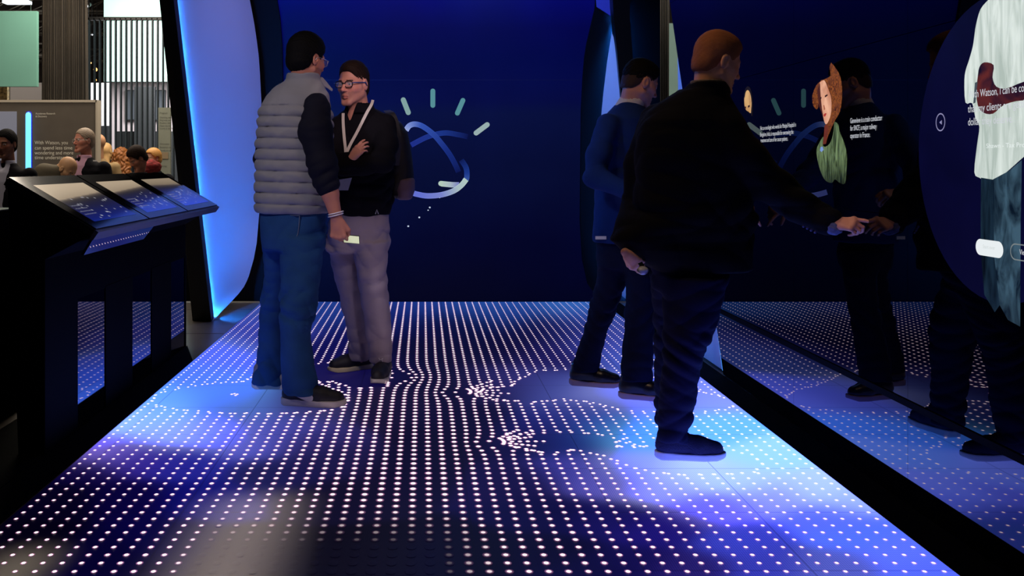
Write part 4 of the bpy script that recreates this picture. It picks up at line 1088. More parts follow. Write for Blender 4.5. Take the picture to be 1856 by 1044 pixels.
def skin_paint(H, base, lip=(0.80, 0.56, 0.56), brow=(60, 40, 28), stubble=0.0, hairc=None, hairline=None):
    b = lin(base)
    def f(P):
        C = np.tile(b, (len(P), 1)); L = H.loc(P); r, fw, u = L[:, 0], L[:, 1], L[:, 2]
        inh = (np.abs(L) < 0.14).all(1)
        C *= (1 + 0.06 * np.sin(P[:, 0] * 90) * np.sin(P[:, 2] * 70) * np.sin(P[:, 1] * 80))[:, None]
        rr = np.hypot(np.abs(r) - 0.0, (u + 0.045))
        warm = inh & (fw > 0.05) & (np.abs(u + 0.02) < 0.02); C[warm] *= (1.05, 0.94, 0.92)
        if stubble > 0:
            st = inh & (fw > 0.0) & (u < -0.040) & ~((np.abs(r) < 0.02) & (u > -0.05))
            C[st] = C[st] * (1 - stubble) + lin(brow) * stubble
        lm = inh & (fw > 0.079) & (np.abs(r) < 0.0185) & (u < -0.0575) & (u > -0.0765); C[lm] = b * np.array(lip)
        ln = inh & (fw > 0.076) & (np.abs(r) < 0.019) & (np.abs(u + 0.0663) < 0.0020); C[ln] = b * 0.35
        bm_ = inh & (fw > 0.062) & (np.abs(np.abs(r) - 0.032) < 0.017) & (np.abs(u - 0.0215 + 0.12 * (np.abs(np.abs(r) - 0.030))) < 0.0042); C[bm_] = lin(brow)
        for q in (-1, 1):
            d = np.sqrt((r - q * 0.031) ** 2 + (u - 0.0015) ** 2 * 1.6)
            ey = inh & (fw > 0.074) & (np.abs(r - q * 0.031) < 0.0115) & (np.abs(u - 0.0015) < 0.0052)
            C[ey] = lin((206, 200, 198)); ir = ey & (d < 0.0058); C[ir] = lin((46, 36, 30))
            nn = inh & (fw > 0.088) & (np.hypot(r - q * 0.0065, u + 0.0405) < 0.0028); C[nn] = b * 0.3
        if hairc is not None:
            g = np.interp(fw, hairline[0], hairline[1]); hm = (np.abs(L) < 0.16).all(1) & (u > g) & ~((np.abs(r) > 0.071) & (u < 0.03) & (np.abs(fw + 0.008) < 0.022))
            C[hm] = lin(hairc)
        return np.clip(C, 0, 1)
    return f

HL = ([-0.13, -0.085, -0.06, -0.03, -0.012, 0.012, 0.030, 0.045, 0.060, 0.075, 0.11], [-0.070, -0.075, -0.070, -0.030, 0.030, 0.028, 0.000, 0.030, 0.045, 0.074, 0.080])
def add_hair(parent, H, m, t=0.010, line=HL, h=0.004, top=0.0, nape=True, rough=0.0016, side=None, name='hair'):
    S = Sdf(); s = H.s
    ts = t if side is None else side
    S.ell(H.p(0, -0.012, 0.038 + top * 0.5), ((0.074 + ts) * s, (0.096 + t) * s, (0.091 + t + top * 0.5) * s), H.M, 0.01)
    if top > 0: S.ell(H.p(0, 0.025, 0.075 + top), (0.055 * s, 0.062 * s, 0.050 * s), H.M, 0.02)
    if nape: S.ell(H.p(0, -0.052, -0.020), (0.058 * s + ts, 0.050 * s + t, 0.060 * s), H.M, 0.02)
    lo = H.c - 0.2; hi = H.c + 0.2
    def f(X, Y, Z):
        P = [X - H.c[0], Y - H.c[1], Z - H.c[2]]
        L = [(P[0] * a[0] + P[1] * a[1] + P[2] * a[2]) / s for a in (H.R, H.F, H.U)]
        return (L[2] - np.interp(L[1], line[0], line[1])) * s * 0.8
    S.prim(lo, hi, f, 0.004, 'sub')
    for q in (-1, 1): S.ell(H.p(q * 0.086, -0.006, -0.004), (0.018 * s, 0.022 * s, 0.034 * s), H.M, 0.003, 'sub')
    S.disp.append(lambda x, y, z: rough * (np.sin(420 * x + 3 * np.sin(60 * z)) * np.sin(390 * z + 2 * np.sin(70 * y)) + 0.6 * np.sin(300 * y + 200 * z)))
    return S.build(name, h, m, parent)

def add_hand(S, w_, d, n, side, curls, thumb=(35, 20), s=1.0, spread=0.0):
    "w_: wrist, d: direction of the fingers, n: palm normal, side: +1 right hand, -1 left hand"
    d = nv(d); n = np.array(n, float); n = nv(n - d * np.dot(n, d)); t = np.cross(d, n) * side; w_ = np.array(w_, float)
    offs = (0.030, 0.010, -0.010, -0.028); fwd = (0.086, 0.090, 0.086, 0.078)
    lens = ((0.044, 0.026, 0.020), (0.048, 0.029, 0.021), (0.044, 0.027, 0.020), (0.034, 0.020, 0.018)); rad = (0.0095, 0.0098, 0.0092, 0.0082)
    S.cap(w_ - d * 0.01, w_ + d * 0.03, 0.025 * s, 0.027 * s, 0.012, flat=n, ff=0.70)
    for i in range(4):
        k0 = w_ + s * (d * 0.012 + t * offs[i] * 0.55); k1 = w_ + s * (d * fwd[i] + t * offs[i])
        S.cap(k0, k1, 0.0135 * s, 0.0120 * s, 0.012)
        p = k1; a = 0.0
        dd0 = nv(d + t * spread * (1.5 - i))
        for j in range(3):
            a += math.radians(curls[i][j]); v = dd0 * math.cos(a) + n * math.sin(a)
            q = p + v * lens[i][j] * s; r0 = rad[i] * (1 - 0.09 * j) * s; r1 = rad[i] * (1 - 0.09 * (j + 1)) * s
            S.cap(p, q, r0, r1, 0.0035 if j else 0.006); p = q
        S.ell(k1 - n * 0.002, (0.0115 * s,) * 3, None, 0.006)
    b = w_ + s * (d * 0.022 + t * 0.024 + n * 0.006)
    sp = math.radians(thumb[0]); v = nv(d * math.cos(sp) + t * math.sin(sp) + n * 0.25)
    p1 = b + v * 0.046 * s; S.cap(b, p1, 0.0150 * s, 0.0115 * s, 0.010)
    v2 = nv(v * 0.9 - t * math.sin(math.radians(thumb[1])) + n * 0.2); p2 = p1 + v2 * 0.032 * s; S.cap(p1, p2, 0.0110 * s, 0.0102 * s, 0.004)
    v3 = nv(v2 - t * math.sin(math.radians(thumb[1])) * 0.8 + n * 0.1); S.cap(p2, p2 + v3 * 0.026 * s, 0.0104 * s, 0.0086 * s, 0.004)

def tab(rows_):
    out = []
    for py, xl, xr, Y, ry in rows_:
        c = at((xl + xr) / 2, py, Y); out.append((c[2], c[0], Y, (xr - xl) / 2 / FPX * Y, ry))
    return out

def add_shoe(parent, heel, toe, m_up, m_sole, m_lace, h=0.004, lift=0.0, wd=1.0, sole=0.030, tongue=True, laces=5, high=0.0, knit=0.0, name='shoe'):
    heel = np.array([heel[0], heel[1], 0.0]); toe = np.array([toe[0], toe[1], 0.0]); L = np.linalg.norm(toe - heel); d = (toe - heel) / L
    g = lambda f, z, sdx=0.0: heel + d * f * L + np.array([-d[1], d[0], 0]) * sdx + np.array([0, 0, z])
    S = Sdf(); k = 0.02
    S.chain([g(0.13, 0.058), g(0.35, 0.062), g(0.62, 0.050), g(0.86, 0.042)], [0.037 * wd, 0.039 * wd, 0.043 * wd, 0.034 * wd], k)
    S.cap(g(0.17, 0.060), g(0.15, 0.105 + high), 0.040 * wd, 0.036 * wd, k)
    S.cap(g(0.24, 0.075), g(0.24, 0.100 + high), 0.040, 0.036, k)
    S.cap(g(0.32, 0.085), g(0.56, 0.062), 0.030, 0.026, k)
    if tongue: S.cap(g(0.36, 0.105), g(0.31, 0.130 + high), 0.020, 0.017, 0.012)
    if knit: S.disp.append(lambda x, y, z: knit * np.sin(500 * (x + y)) * np.sin(600 * z))
    o = S.build(name, h, m_up, parent, post=lambda P: np.concatenate([P[:, :2], np.maximum(P[:, 2:], 0.014 + lift)], 1))
    S2 = Sdf(); path = [(0.12, 0.036), (0.35, 0.036), (0.66, 0.046), (0.88, 0.036)]
    def f(X, Y, Z):
        best = None
        for i in range(3):
            a = g(path[i][0], 0); b = g(path[i + 1][0], 0); dd = b - a; t = np.clip(((X - a[0]) * dd[0] + (Y - a[1]) * dd[1]) / (dd @ dd), 0, 1)
            q = np.hypot(X - a[0] - t * dd[0], Y - a[1] - t * dd[1]) - (path[i][1] + (path[i + 1][1] - path[i][1]) * t) * wd - 0.003
            best = q if best is None else np.minimum(best, q)
        fr_ = ((X - heel[0]) * d[0] + (Y - heel[1]) * d[1]) / L
        ztop = sole + 0.006 * np.clip((0.35 - fr_) * 4, 0, 1) + 0.006 * np.clip((fr_ - 0.85) * 6, 0, 1)
        zbot = 0.0015 + 0.014 * np.clip((fr_ - 0.86) * 6, 0, 1) + 0.008 * np.clip((0.06 - fr_) * 10, 0, 1)
        return -smin(-best, -np.maximum(Z - ztop, zbot - Z), 0.006)
    S2.prim(np.minimum(heel, toe) - 0.06, np.maximum(heel, toe) + [0.06, 0.06, 0.06], f, 0.002)
    S2.build('sole', h * 0.9, m_sole, o)
    if laces:
        mb = MB(); sdv = np.array([-d[1], d[0], 0])
        for i in range(laces):
            f0 = 0.36 + 0.20 * i / max(laces - 1, 1); z = 0.120 - 0.030 * i / max(laces - 1, 1)
            for sg_ in (-1, 1):
                mb.tube([g(f0, z - 0.016, 0.022 * sg_), g(f0 + 0.012, z + 0.001, 0.008 * sg_), g(f0 + 0.02, z + 0.000, -0.010 * sg_), g(f0 + 0.03, z - 0.014, -0.024 * sg_)], 0.0026, 6)
        mb.build('laces', m_lace, o)
    return o

def ellring(c, H, rr, ru, n=18, tilt=0.0):
    return [H.p(c[0] + rr * math.copysign(abs(math.cos(a)) ** 0.7, math.cos(a)), c[1] - 0.006 * abs(math.cos(a)), c[2] + ru * math.copysign(abs(math.sin(a)) ** 0.7, math.sin(a))) for a in np.linspace(0, 2 * math.pi, n, endpoint=False)]
def add_glasses(parent, H, m, r=0.0013, rr=0.0255, ru=0.0175, lens=True, m_arm=None):
    mb = MB()
    for q in (-1, 1):
        mb.tube(ellring((q * 0.0325, 0.098, 0.0), H, rr, ru), r * H.s, 6, closed=True)
    mb.tube([H.p(-0.009, 0.099, 0.006), H.p(0, 0.102, 0.008), H.p(0.009, 0.099, 0.006)], r, 6)
    g_ = mb.build('glasses', m, parent)
    ar = MB()
    for q in (-1, 1):
        ar.tube([H.p(q * 0.057, 0.095, 0.006), H.p(q * 0.069, 0.088, 0.008), H.p(q * 0.080, 0.03, 0.010), H.p(q * 0.083, 0.0, 0.010), H.p(q * 0.082, -0.014, -0.008)], r * 1.25, 6)
    ar.build('temple_arms', m_arm or m, g_)
    if lens:
        lm = bpy.data.materials.get('lens_glass')
        if lm is None:
            lm = mat('lens_glass', (240, 240, 250), rough=0.0, alpha=0.12)
        l_ = MB()
        for q in (-1, 1):
            R_ = ellring((q * 0.0325, 0.098, 0.0), H, rr * .97, ru * .97)
            l_.add([H.p(q * 0.0325, 0.0985, 0)] + R_, [(0, i + 1, (i + 1) % len(R_) + 1) for i in range(len(R_))])
        l_.build('lenses', lm, g_)
    return g_

M_skin = mat('skin', attr=True, rough=0.50, spec=0.35)
M_denim = mat('denim_blue', (36, 72, 116), rough=0.85, spec=0.1, var=0.16, vscale=7, bump=0.5, bscale=350)
M_shirt_navy = mat('shirt_navy', (16, 17, 30), rough=0.8, spec=0.15, bump=0.2, bscale=200)
M_vest = mat('vest_grey', (132, 132, 134), rough=0.62, spec=0.25, bump=0.25, bscale=60, var=0.06, vscale=6)
M_hairb = mat('hair_black', (9, 8, 8), rough=0.75, spec=0.12, bump=0.5, bscale=300)
M_hairbr = mat('hair_brown', (36, 22, 15), rough=0.7, spec=0.15, bump=0.5, bscale=300)
M_metal = mat('thin_metal', (190, 185, 180), rough=0.3, metal=0.8)
M_solew = mat('sole_white', (205, 198, 190), rough=0.6)
M_shoeb = mat('shoe_black', (20, 18, 24), rough=0.6, bump=0.3, bscale=400)

def arms_legs_core(S, sh, hip, feet, neck, torso):
    "hidden body under the clothes: tapered torso and legs so the figure is one continuous surface"
    S.loft(torso, 0.03)
    for h_, k_, a_ in feet:
        S.chain([h_, k_, a_], [0.058, 0.045, 0.034], 0.02)

# ---- person 1: grey quilted vest, jeans, seen from behind
p1 = empty('person', (*fl(520, 715)[:2], 0), 'man seen from behind in a grey quilted vest and blue jeans holding a phone', 'person', None)
H1 = Frame(at(556, 109, 5.2), (0.66, 0.73, -0.14), 1.02)
S = Sdf(); add_head(S, H1, at(552, 158, 5.2))
S.loft(tab([(440, 490, 575, 5.2, .09), (380, 485, 580, 5.2, .11), (300, 485, 585, 5.2, .11), (220, 490, 580, 5.2, .11), (185, 500, 575, 5.2, .09), (165, 520, 570, 5.2, .06)]), 0.03, rnd=0.02)
S.chain([at(509, 445, 5.25), at(494, 560, 5.4), at(490, 680, 5.46)], [0.055, 0.045, 0.032], 0.03)
S.chain([at(548, 445, 5.16), at(540, 565, 5.09), at(538, 700, 5.06)], [0.06, 0.045, 0.032], 0.03)
S.chain([at(572, 192, 5.14), at(584, 290, 5.04), at(589, 322, 5.03)], [0.050, 0.042, 0.044], 0.02)
S.chain([at(589, 322, 5.03), at(598, 350, 5.02), at(609, 393, 5.02)], [0.044, 0.043, 0.030], 0.02)
S.chain([at(490, 195, 5.25), at(478, 300, 5.4), at(520, 350, 5.5)], [0.04, 0.035, 0.03], 0.02)
wr = at(610, 396, 5.02)
add_hand(S, wr, (0.10, 0.02, -1.0), (0.30, 0.92, 0.0), 1, ((58, 72, 40), (62, 74, 42), (66, 76, 42), (70, 72, 42)), (30, 45), 1.08)
S.build('body', 0.0042, M_skin, p1, paint=skin_paint(H1, (186, 122, 98), brow=(20, 16, 14), stubble=0.35))
add_hair(p1, H1, M_hairb, 0.013, ([-0.13, -0.085, -0.06, -0.03, -0.012, 0.012, 0.030, 0.045, 0.060, 0.075, 0.11], [-0.070, -0.078, -0.078, -0.045, 0.012, 0.026, 0.000, 0.030, 0.045, 0.074, 0.080]), top=0.006)
add_glasses(p1, H1, M_metal, 0.0014)
S = Sdf()
S.chain([at(571, 194, 5.12), at(572, 240, 5.06), at(584, 296, 5.03), at(592, 334, 5.02)], [0.076, 0.081, 0.070, 0.060], 0.03)
S.chain([at(492, 200, 5.26), at(478, 290, 5.40), at(500, 330, 5.5)], [0.055, 0.05, 0.045], 0.03)
S.loft(tab([(330, 490, 590, 5.2, .13), (200, 490, 590, 5.2, .12), (170, 515, 580, 5.2, .08)]), 0.03, rnd=0.02)
cf_ = at(594, 338, 5.02)
S.disp.append(folds(0.0035, 55, (at(590, 320, 5.03)[2],), 0.08, 2.5, 1.0))
S.build('shirt', 0.006, M_shirt_navy, p1)
S = Sdf()
S.loft(tab([(386, 465, 592, 5.2, .150), (372, 463, 598, 5.2, .160), (330, 463, 603, 5.2, .162), (300, 464, 604, 5.2, .162), (250, 466, 603, 5.2, .160), (210, 469, 602, 5.2, .155), (190, 474, 600, 5.2, .145), (175, 483, 597, 5.2, .130), (162, 494, 592, 5.2, .108), (152, 508, 586, 5.2, .088), (145, 516, 581, 5.2, .074)]), 0.02, p=2.3, rnd=0.012)
S.loft(tab([(160, 512, 584, 5.2, .088), (145, 517, 582, 5.2, .082), (133, 521, 578, 5.19, .078)]), 0.012, rnd=0.006)
S.loft(tab([(156, 521, 575, 5.2, .062), (127, 525, 573, 5.19, .068), (120, 525, 573, 5.19, .068)]), 0.004, 'sub')
S.cap(at(583, 147, 5.26), at(600, 162, 5.30), 0.026, 0.012, 0.012, flat=(1, -1, 0.6), ff=0.4)
S.chain([at(572, 188, 5.02), at(574, 240, 4.96), at(590, 300, 4.94), at(598, 340, 4.94)], [0.070, 0.078, 0.06, 0.05], 0.006, op='sub')
zt1 = at(0, 191, 5.2)[2]
def quilt(x, y, z):
    sag = 0.022 * np.clip((x + 0.86) / 0.4, 0, 1) ** 1.2
    ph = (zt1 - (z + sag)) / 0.0560 + 0.06 * np.sin(9 * x)
    pf = np.abs(np.sin(np.pi * ph)) ** 0.38
    on = 1 / (1 + np.exp(-(ph + 0.02) * 30))
    wr_ = 0.0022 * np.sin(38 * x + 40 * z + 3 * np.sin(22 * z)) * np.sin(30 * z + 12 * y)
    return on * (0.0105 - 0.0165 * pf) + wr_ + 0.0016 * np.sin(70 * x - 55 * z + 2 * np.sin(25 * x)) * np.sin(17 * x + 26 * z)
S.disp.append(quilt)
S.build('vest', 0.005, M_vest, p1)
S = Sdf()
S.loft(tab([(374, 472, 590, 5.2, .135), (400, 471, 590, 5.2, .142), (430, 474, 588, 5.2, .145), (452, 477, 586, 5.2, .135)]), 0.03, p=2.2, rnd=0.02)
S.loft(tab([(430, 475, 536, 5.26, .11), (470, 479, 533, 5.30, .105), (500, 480, 528, 5.34, .10), (545, 473, 516, 5.39, .088), (600, 470, 512, 5.42, .08), (650, 468, 514, 5.44, .082), (675, 462, 516, 5.45, .088), (694, 458, 516, 5.45, .088)]), 0.02, rnd=0.012)
S.loft(tab([(430, 506, 589, 5.16, .115), (470, 508, 584, 5.14, .112), (520, 510, 578, 5.11, .102), (560, 509, 571, 5.09, .094), (600, 509, 561, 5.08, .088), (640, 509, 566, 5.07, .09), (680, 511, 573, 5.06, .092), (712, 514, 576, 5.06, .088)]), 0.02, rnd=0.012)
kz = at(0, 555, 5.15)[2]
S.disp.append(folds(0.0036, 40, (kz, 0.12, 0.86), 0.10, 1.6, 2.0))
jn = S.build('jeans', 0.0052, M_denim, p1)
pk = MB()   # back pocket stitching
Yp = 5.075
c_ = at(523, 416, Yp)
pts_ = [at(x, y, 5.2 - 0.147 * math.sqrt(max(0.02, 1 - ((x - 531) / 59.0) ** 2)) - 0.001) for x, y in ((500, 389), (498, 400), (500, 425), (517, 434), (538, 428), (543, 391))]
pk.tube(bez(pts_, 8), 0.0022, 5); pk.tube([pts_[0], pts_[-1]], 0.0022, 5)
pk.build('pocket_stitching', mat('stitch', (96, 110, 130), rough=0.8), jn)
sh = add_shoe(p1, fl(511, 733)[:2], fl(627, 738)[:2], M_shoeb, M_solew, mat('lace_grey', (90, 86, 84)), wd=1.12, sole=0.036)
sw = [(530, 714), (537, 716.5), (545, 719.5), (553, 721.5), (559, 721.5), (562.5, 719), (562.5, 714.5), (565, 716.5), (567.5, 720.5), (567, 725), (563, 727.8), (556, 727), (546, 723), (537, 718.5)]
hp_ = fl(511, 733); tp_ = fl(627, 738); dv = nv(tp_ - hp_); pn = np.cross(dv, (0, 0, 1))
def onshoe(x, y):
    Y = hp_[1] + (tp_[1] - hp_[1]) * (x - 511) / 116 - 0.053
    return at(x, y, Y)
P_ = [onshoe(x, y) for x, y in sw]
bm = bmesh.new(); f_ = bm.faces.new([bm.verts.new(p) for p in P_]); bmesh.ops.triangulate(bm, faces=[f_])
r_ = bmesh.ops.extrude_face_region(bm, geom=list(bm.faces)); bmesh.ops.translate(bm, verts=[v for v in r_['geom'] if isinstance(v, bmesh.types.BMVert)], vec=(0, 0.014, 0))
me_ = bpy.data.meshes.new('swoosh'); bm.to_mesh(me_); bm.free(); link('shoe_emblem', me_, mat('emblem_white', (210, 204, 196), rough=0.5), sh)
add_shoe(p1, fl(459, 704)[:2], fl(548, 708)[:2] + [0, 0.06], mat('shoe_grey', (120, 116, 122), rough=0.6), M_solew, mat('lace_grey', (90, 86, 84)), wd=1.1, laces=0, tongue=False)
wb = MB(); c0_ = at(608, 390, 5.02)
def band(c, ax, r, n=20, flat=1.0, fl_dir=None):
    ax = nv(ax); u = nv(np.cross(ax, (0, 1, 0))); v = np.cross(ax, u)
    return [c + r * (math.cos(a) * u + flat * math.sin(a) * v) for a in np.linspace(0, 2 * math.pi, n, endpoint=False)]
for dz_ in (0.0, 0.011):
    wb.tube(band(c0_ + [0.002, 0, dz_], (-0.25, 0, 1), 0.0375), 0.0035, 6, closed=True)
wb.build('bracelet', mat('bracelet_white', (214, 206, 206), rough=0.3, spec=0.6), p1)
ph = empty('phone', at(640, 432, 5.0), 'phone with a pale lit back in the hand of the man in the quilted vest', 'phone')
q0 = at(621, 424, 5.035); dx_ = nv((1, 0.10, -0.10)); dzv = nv((0.04, 0.25, -1.0)); nn_ = np.cross(dx_, dzv)
cpts = [q0, q0 + dx_ * .085, q0 + dx_ * .085 + dzv * .044, q0 + dzv * .044]
MB().hexa([c + nn_ * 0.0 for c in cpts], [c - nn_ * 0.008 for c in cpts]).build('case', mat('phone_case', (60, 58, 54), rough=0.4), ph, bevel=0.002)
cp2 = [q0 + dx_ * .004 + dzv * .003, q0 + dx_ * .082 + dzv * .003, q0 + dx_ * .082 + dzv * .041, q0 + dx_ * .004 + dzv * .041]
sgn_ = -1 if nn_[1] > 0 else 1
MB().hexa([c + nn_ * sgn_ * 0.0004 - nn_ * (0.008 if sgn_ < 0 and False else 0) for c in cp2], [c + nn_ * sgn_ * 0.0092 for c in cp2]).build('lit_face', mat('phone_face', (200, 205, 170), rough=0.3, emis=(196, 204, 160), estr=0.8), ph)

# ---- person 2: dark pullover, lanyard, backpack, pale trousers
p2_ = empty('person', (*fl(675, 690)[:2], 0), 'man with crossed arms, white lanyard and pale trousers facing the man in the vest', 'person')
H2 = Frame(at(641, 154, 5.60), (-0.52, -0.85, -0.04), 1.0)
S = Sdf(); add_head(S, H2, at(650, 205, 5.63), jaw=1.06)
S.loft(tab([(440, 610, 690, 5.68, .08), (380, 612, 695, 5.66, .10), (300, 615, 700, 5.66, .10), (230, 618, 695, 5.66, .10), (210, 625, 685, 5.65, .08)]), 0.03, rnd=0.02)
S.chain([at(622, 445, 5.72), at(640, 560, 5.84), at(652, 650, 5.92)], [0.07, 0.045, 0.03], 0.03)
S.chain([at(672, 445, 5.64), at(682, 560, 5.66), at(690, 660, 5.72)], [0.07, 0.045, 0.03], 0.03)
S.chain([at(697, 222, 5.62), at(694, 288, 5.48), at(640, 298, 5.42)], [0.045, 0.04, 0.035], 0.02)
S.chain([at(612, 228, 5.60), at(600, 296, 5.48), at(638, 287, 5.38)], [0.045, 0.038, 0.022], 0.02)
add_hand(S, at(637, 288, 5.375), (0.62, 0.0, 0.74), (0.35, 0.9, -0.2), 1, ((14, 22, 14), (20, 28, 16), (26, 32, 20), (34, 36, 24)), (24, 30), 0.76, spread=0.06)
S.build('body', 0.0042, M_skin, p2_, paint=skin_paint(H2, (212, 150, 128), brow=(60, 38, 28), stubble=0.22))
add_hair(p2_, H2, M_hairbr, 0.006, top=0.006, side=0.001)
add_glasses(p2_, H2, mat('glasses_dark', (18, 14, 18), rough=0.3), 0.0027, m_arm=mat('temple_blue', (30, 60, 130), rough=0.3))
M_pull = mat('pullover_black', (13, 12, 18), rough=0.85, spec=0.12, bump=0.2, bscale=250)
S = Sdf()
S.loft(tab([(390, 602, 706, 5.66, .120), (370, 600, 709, 5.66, .130), (340, 599, 711, 5.66, .132), (300, 599, 712, 5.66, .135), (260, 601, 713, 5.66, .138), (235, 603, 711, 5.66, .130), (218, 608, 704, 5.66, .115), (206, 616, 696, 5.66, .098), (198, 626, 686, 5.66, .08)]), 0.02, p=2.2, rnd=0.02)
S.chain([at(698, 226, 5.62), at(700, 262, 5.54), at(694, 290, 5.47), at(655, 300, 5.42), at(614, 302, 5.40)], [0.062, 0.062, 0.058, 0.052, 0.044], 0.03)
S.chain([at(613, 230, 5.60), at(600, 296, 5.47), at(636, 289, 5.40)], [0.06, 0.055, 0.040], 0.03)
S.loft(tab([(206, 624, 681, 5.62, .080), (196, 626, 678, 5.62, .078), (187, 629, 676, 5.63, .074)]), 0.012, rnd=0.006)
S.loft(tab([(204, 633, 671, 5.62, .058), (182, 635, 671, 5.62, .062), (176, 635, 671, 5.62, .062)]), 0.004, 'sub')
vx = at(634, 0, 5.56)[0]; z0v = at(0, 220, 5.55)[2]
S.prim((vx - .08, 5.40, z0v), (vx + .08, 5.62, z0v + .14), lambda X, Y, Z: np.maximum(np.abs(X - vx) - 0.42 * (Z - z0v), Y - 5.60), 0.004, 'sub')
S.disp.append(folds(0.004, 40, (at(0, 300, 5.5)[2], at(0, 350, 5.5)[2]), 0.10, 1.5, 4.0))
pu = S.build('pullover', 0.0055, M_pull, p2_)
mk = MB(); yy = 5.535
mk.tube([at(680.5, 388, yy), at(683, 380, yy), at(686, 388, yy)], 0.0028, 6); mk.build('chest_mark', mat('mark_grey', (170, 168, 172), rough=0.6), pu)
S = Sdf()
S.loft(tab([(384, 603, 704, 5.66, .108), (415, 596, 704, 5.66, .115), (440, 594, 703, 5.67, .112), (456, 594, 702, 5.67, .10)]), 0.03, p=2.2, rnd=0.02)
S.loft(tab([(440, 594, 652, 5.72, .10), (500, 606, 652, 5.78, .086), (540, 617, 656, 5.83, .078), (580, 626, 662, 5.87, .072), (620, 632, 668, 5.90, .070), (650, 633, 672, 5.92, .072)]), 0.02, rnd=0.012)
S.loft(tab([(440, 641, 703, 5.64, .10), (500, 648, 700, 5.64, .09), (540, 654, 704, 5.66, .082), (580, 661, 708, 5.68, .076), (620, 667, 710, 5.71, .072), (654, 670, 709, 5.73, .074)]), 0.02, rnd=0.012)
S.disp.append(folds(0.0036, 44, (at(0, 535, 5.7)[2], 0.14, 0.80), 0.11, 1.6, 5.0))
S.build('trousers', 0.0052, mat('chino_grey', (158, 144, 150), rough=0.85, spec=0.1, var=0.05, vscale=9, bump=0.3, bscale=300), p2_)
add_shoe(p2_, fl(674, 667)[:2], fl(596, 676)[:2], M_shoeb, mat('sole_cream', (196, 180, 140), rough=0.6), M_shoeb, wd=1.05, high=0.02, laces=3)
tq = fl(683, 699); s2_ = add_shoe(p2_, tq[:2] + [0.035, 0.285], tq[:2], M_shoeb, M_solew, M_shoeb, wd=1.1, high=0.03, laces=0)
lg = MB(); yy = tq[1] + 0.135
for sx_ in (-1, 1):
    lg.tube([at(690 + sx_ * 3.6, 649.3 - sx_ * -0.6, yy), at(690 + sx_ * 1.8, 652, yy), at(690 + sx_ * 3.6, 655 + sx_ * .6, yy)], 0.0032, 6)
lg.tube([at(688.5, 652, yy), at(691.5, 652.4, yy)], 0.0028, 6)
lg.build('shoe_emblem', mat('emblem_pale', (214, 206, 210), rough=0.5, emis=None), s2_)
ly = MB()
def strap(mb, pts, w_, nrm=(0, -1, 0), t=0.0015):
    P = np.array(pts, float); d = np.gradient(P, axis=0); d /= np.linalg.norm(d, axis=1, keepdims=True) + 1e-9
    s_ = np.cross(d, nrm); s_ /= np.linalg.norm(s_, axis=1, keepdims=True)
    n_ = np.array(nrm, float) * t; a = P + s_ * w_ / 2; b = P - s_ * w_ / 2
    k = len(P); mb.add(list(a + n_) + list(b + n_) + list(a - n_) + list(b - n_),
        [(i, i + 1, k + i + 1, k + i) for i in range(k - 1)] + [(2 * k + i, 3 * k + i, 3 * k + i + 1, 2 * k + i + 1) for i in range(k - 1)] + [(i, 2 * k + i, 2 * k + i + 1, i + 1) for i in range(k - 1)] + [(k + i, k + i + 1, 3 * k + i + 1, 3 * k + i) for i in range(k - 1)])
strap(ly, bez([at(676, 181, 5.60), at(673, 190, 5.555), at(664, 206, 5.525), at(648, 238, 5.505), at(636, 260, 5.49), at(627, 279, 5.475)]), 0.016)
strap(ly, bez([at(622, 205, 5.54), at(622, 222, 5.515), at(624, 250, 5.49), at(626, 268, 5.478), at(627, 280, 5.472)]), 0.016)
la = ly.build('lanyard', mat('lanyard_white', (196, 190, 176), rough=0.6), p2_)
MB().hexa([at(612, 345, 5.50), at(631, 345, 5.50), at(631, 345, 5.503), at(612, 345, 5.503)], [at(612, 326, 5.50), at(638, 322, 5.50), at(638, 322, 5.503), at(612, 326, 5.503)]).build('badge', mat('badge_card', (196, 196, 200), rough=0.4), la)
S = Sdf()
S.loft(tab([(218, 700, 724, 5.76, .06), (240, 698, 738, 5.79, .10), (285, 698, 747, 5.80, .12), (330, 702, 750, 5.80, .12), (352, 706, 748, 5.80, .11), (360, 712, 742, 5.80, .09)]), 0.03, p=2.6, rnd=0.03)
S.disp.append(folds(0.003, 40, (), 0.1, 1, 7.0))
bp_ = S.build('backpack', 0.006, mat('backpack_black', (12, 11, 14), rough=0.7), p2_)
S = Sdf(); S.loft(tab([(322, 716, 752, 5.775, .105), (345, 716, 752, 5.775, .11), (362, 719, 746, 5.775, .095)]), 0.02, p=2.8, rnd=0.02)
S.build('front_pocket', 0.006, mat('backpack_mauve', (104, 84, 100), rough=0.7), bp_)
st_ = MB(); strap(st_, bez([at(700, 200, 5.70), at(708, 206, 5.62), at(716, 225, 5.60), at(720, 260, 5.60), at(716, 300, 5.64)]), 0.045, nv((0.3, -1, 0)), 0.004); st_.build('shoulder_strap', mat('backpack_black', ()), bp_)

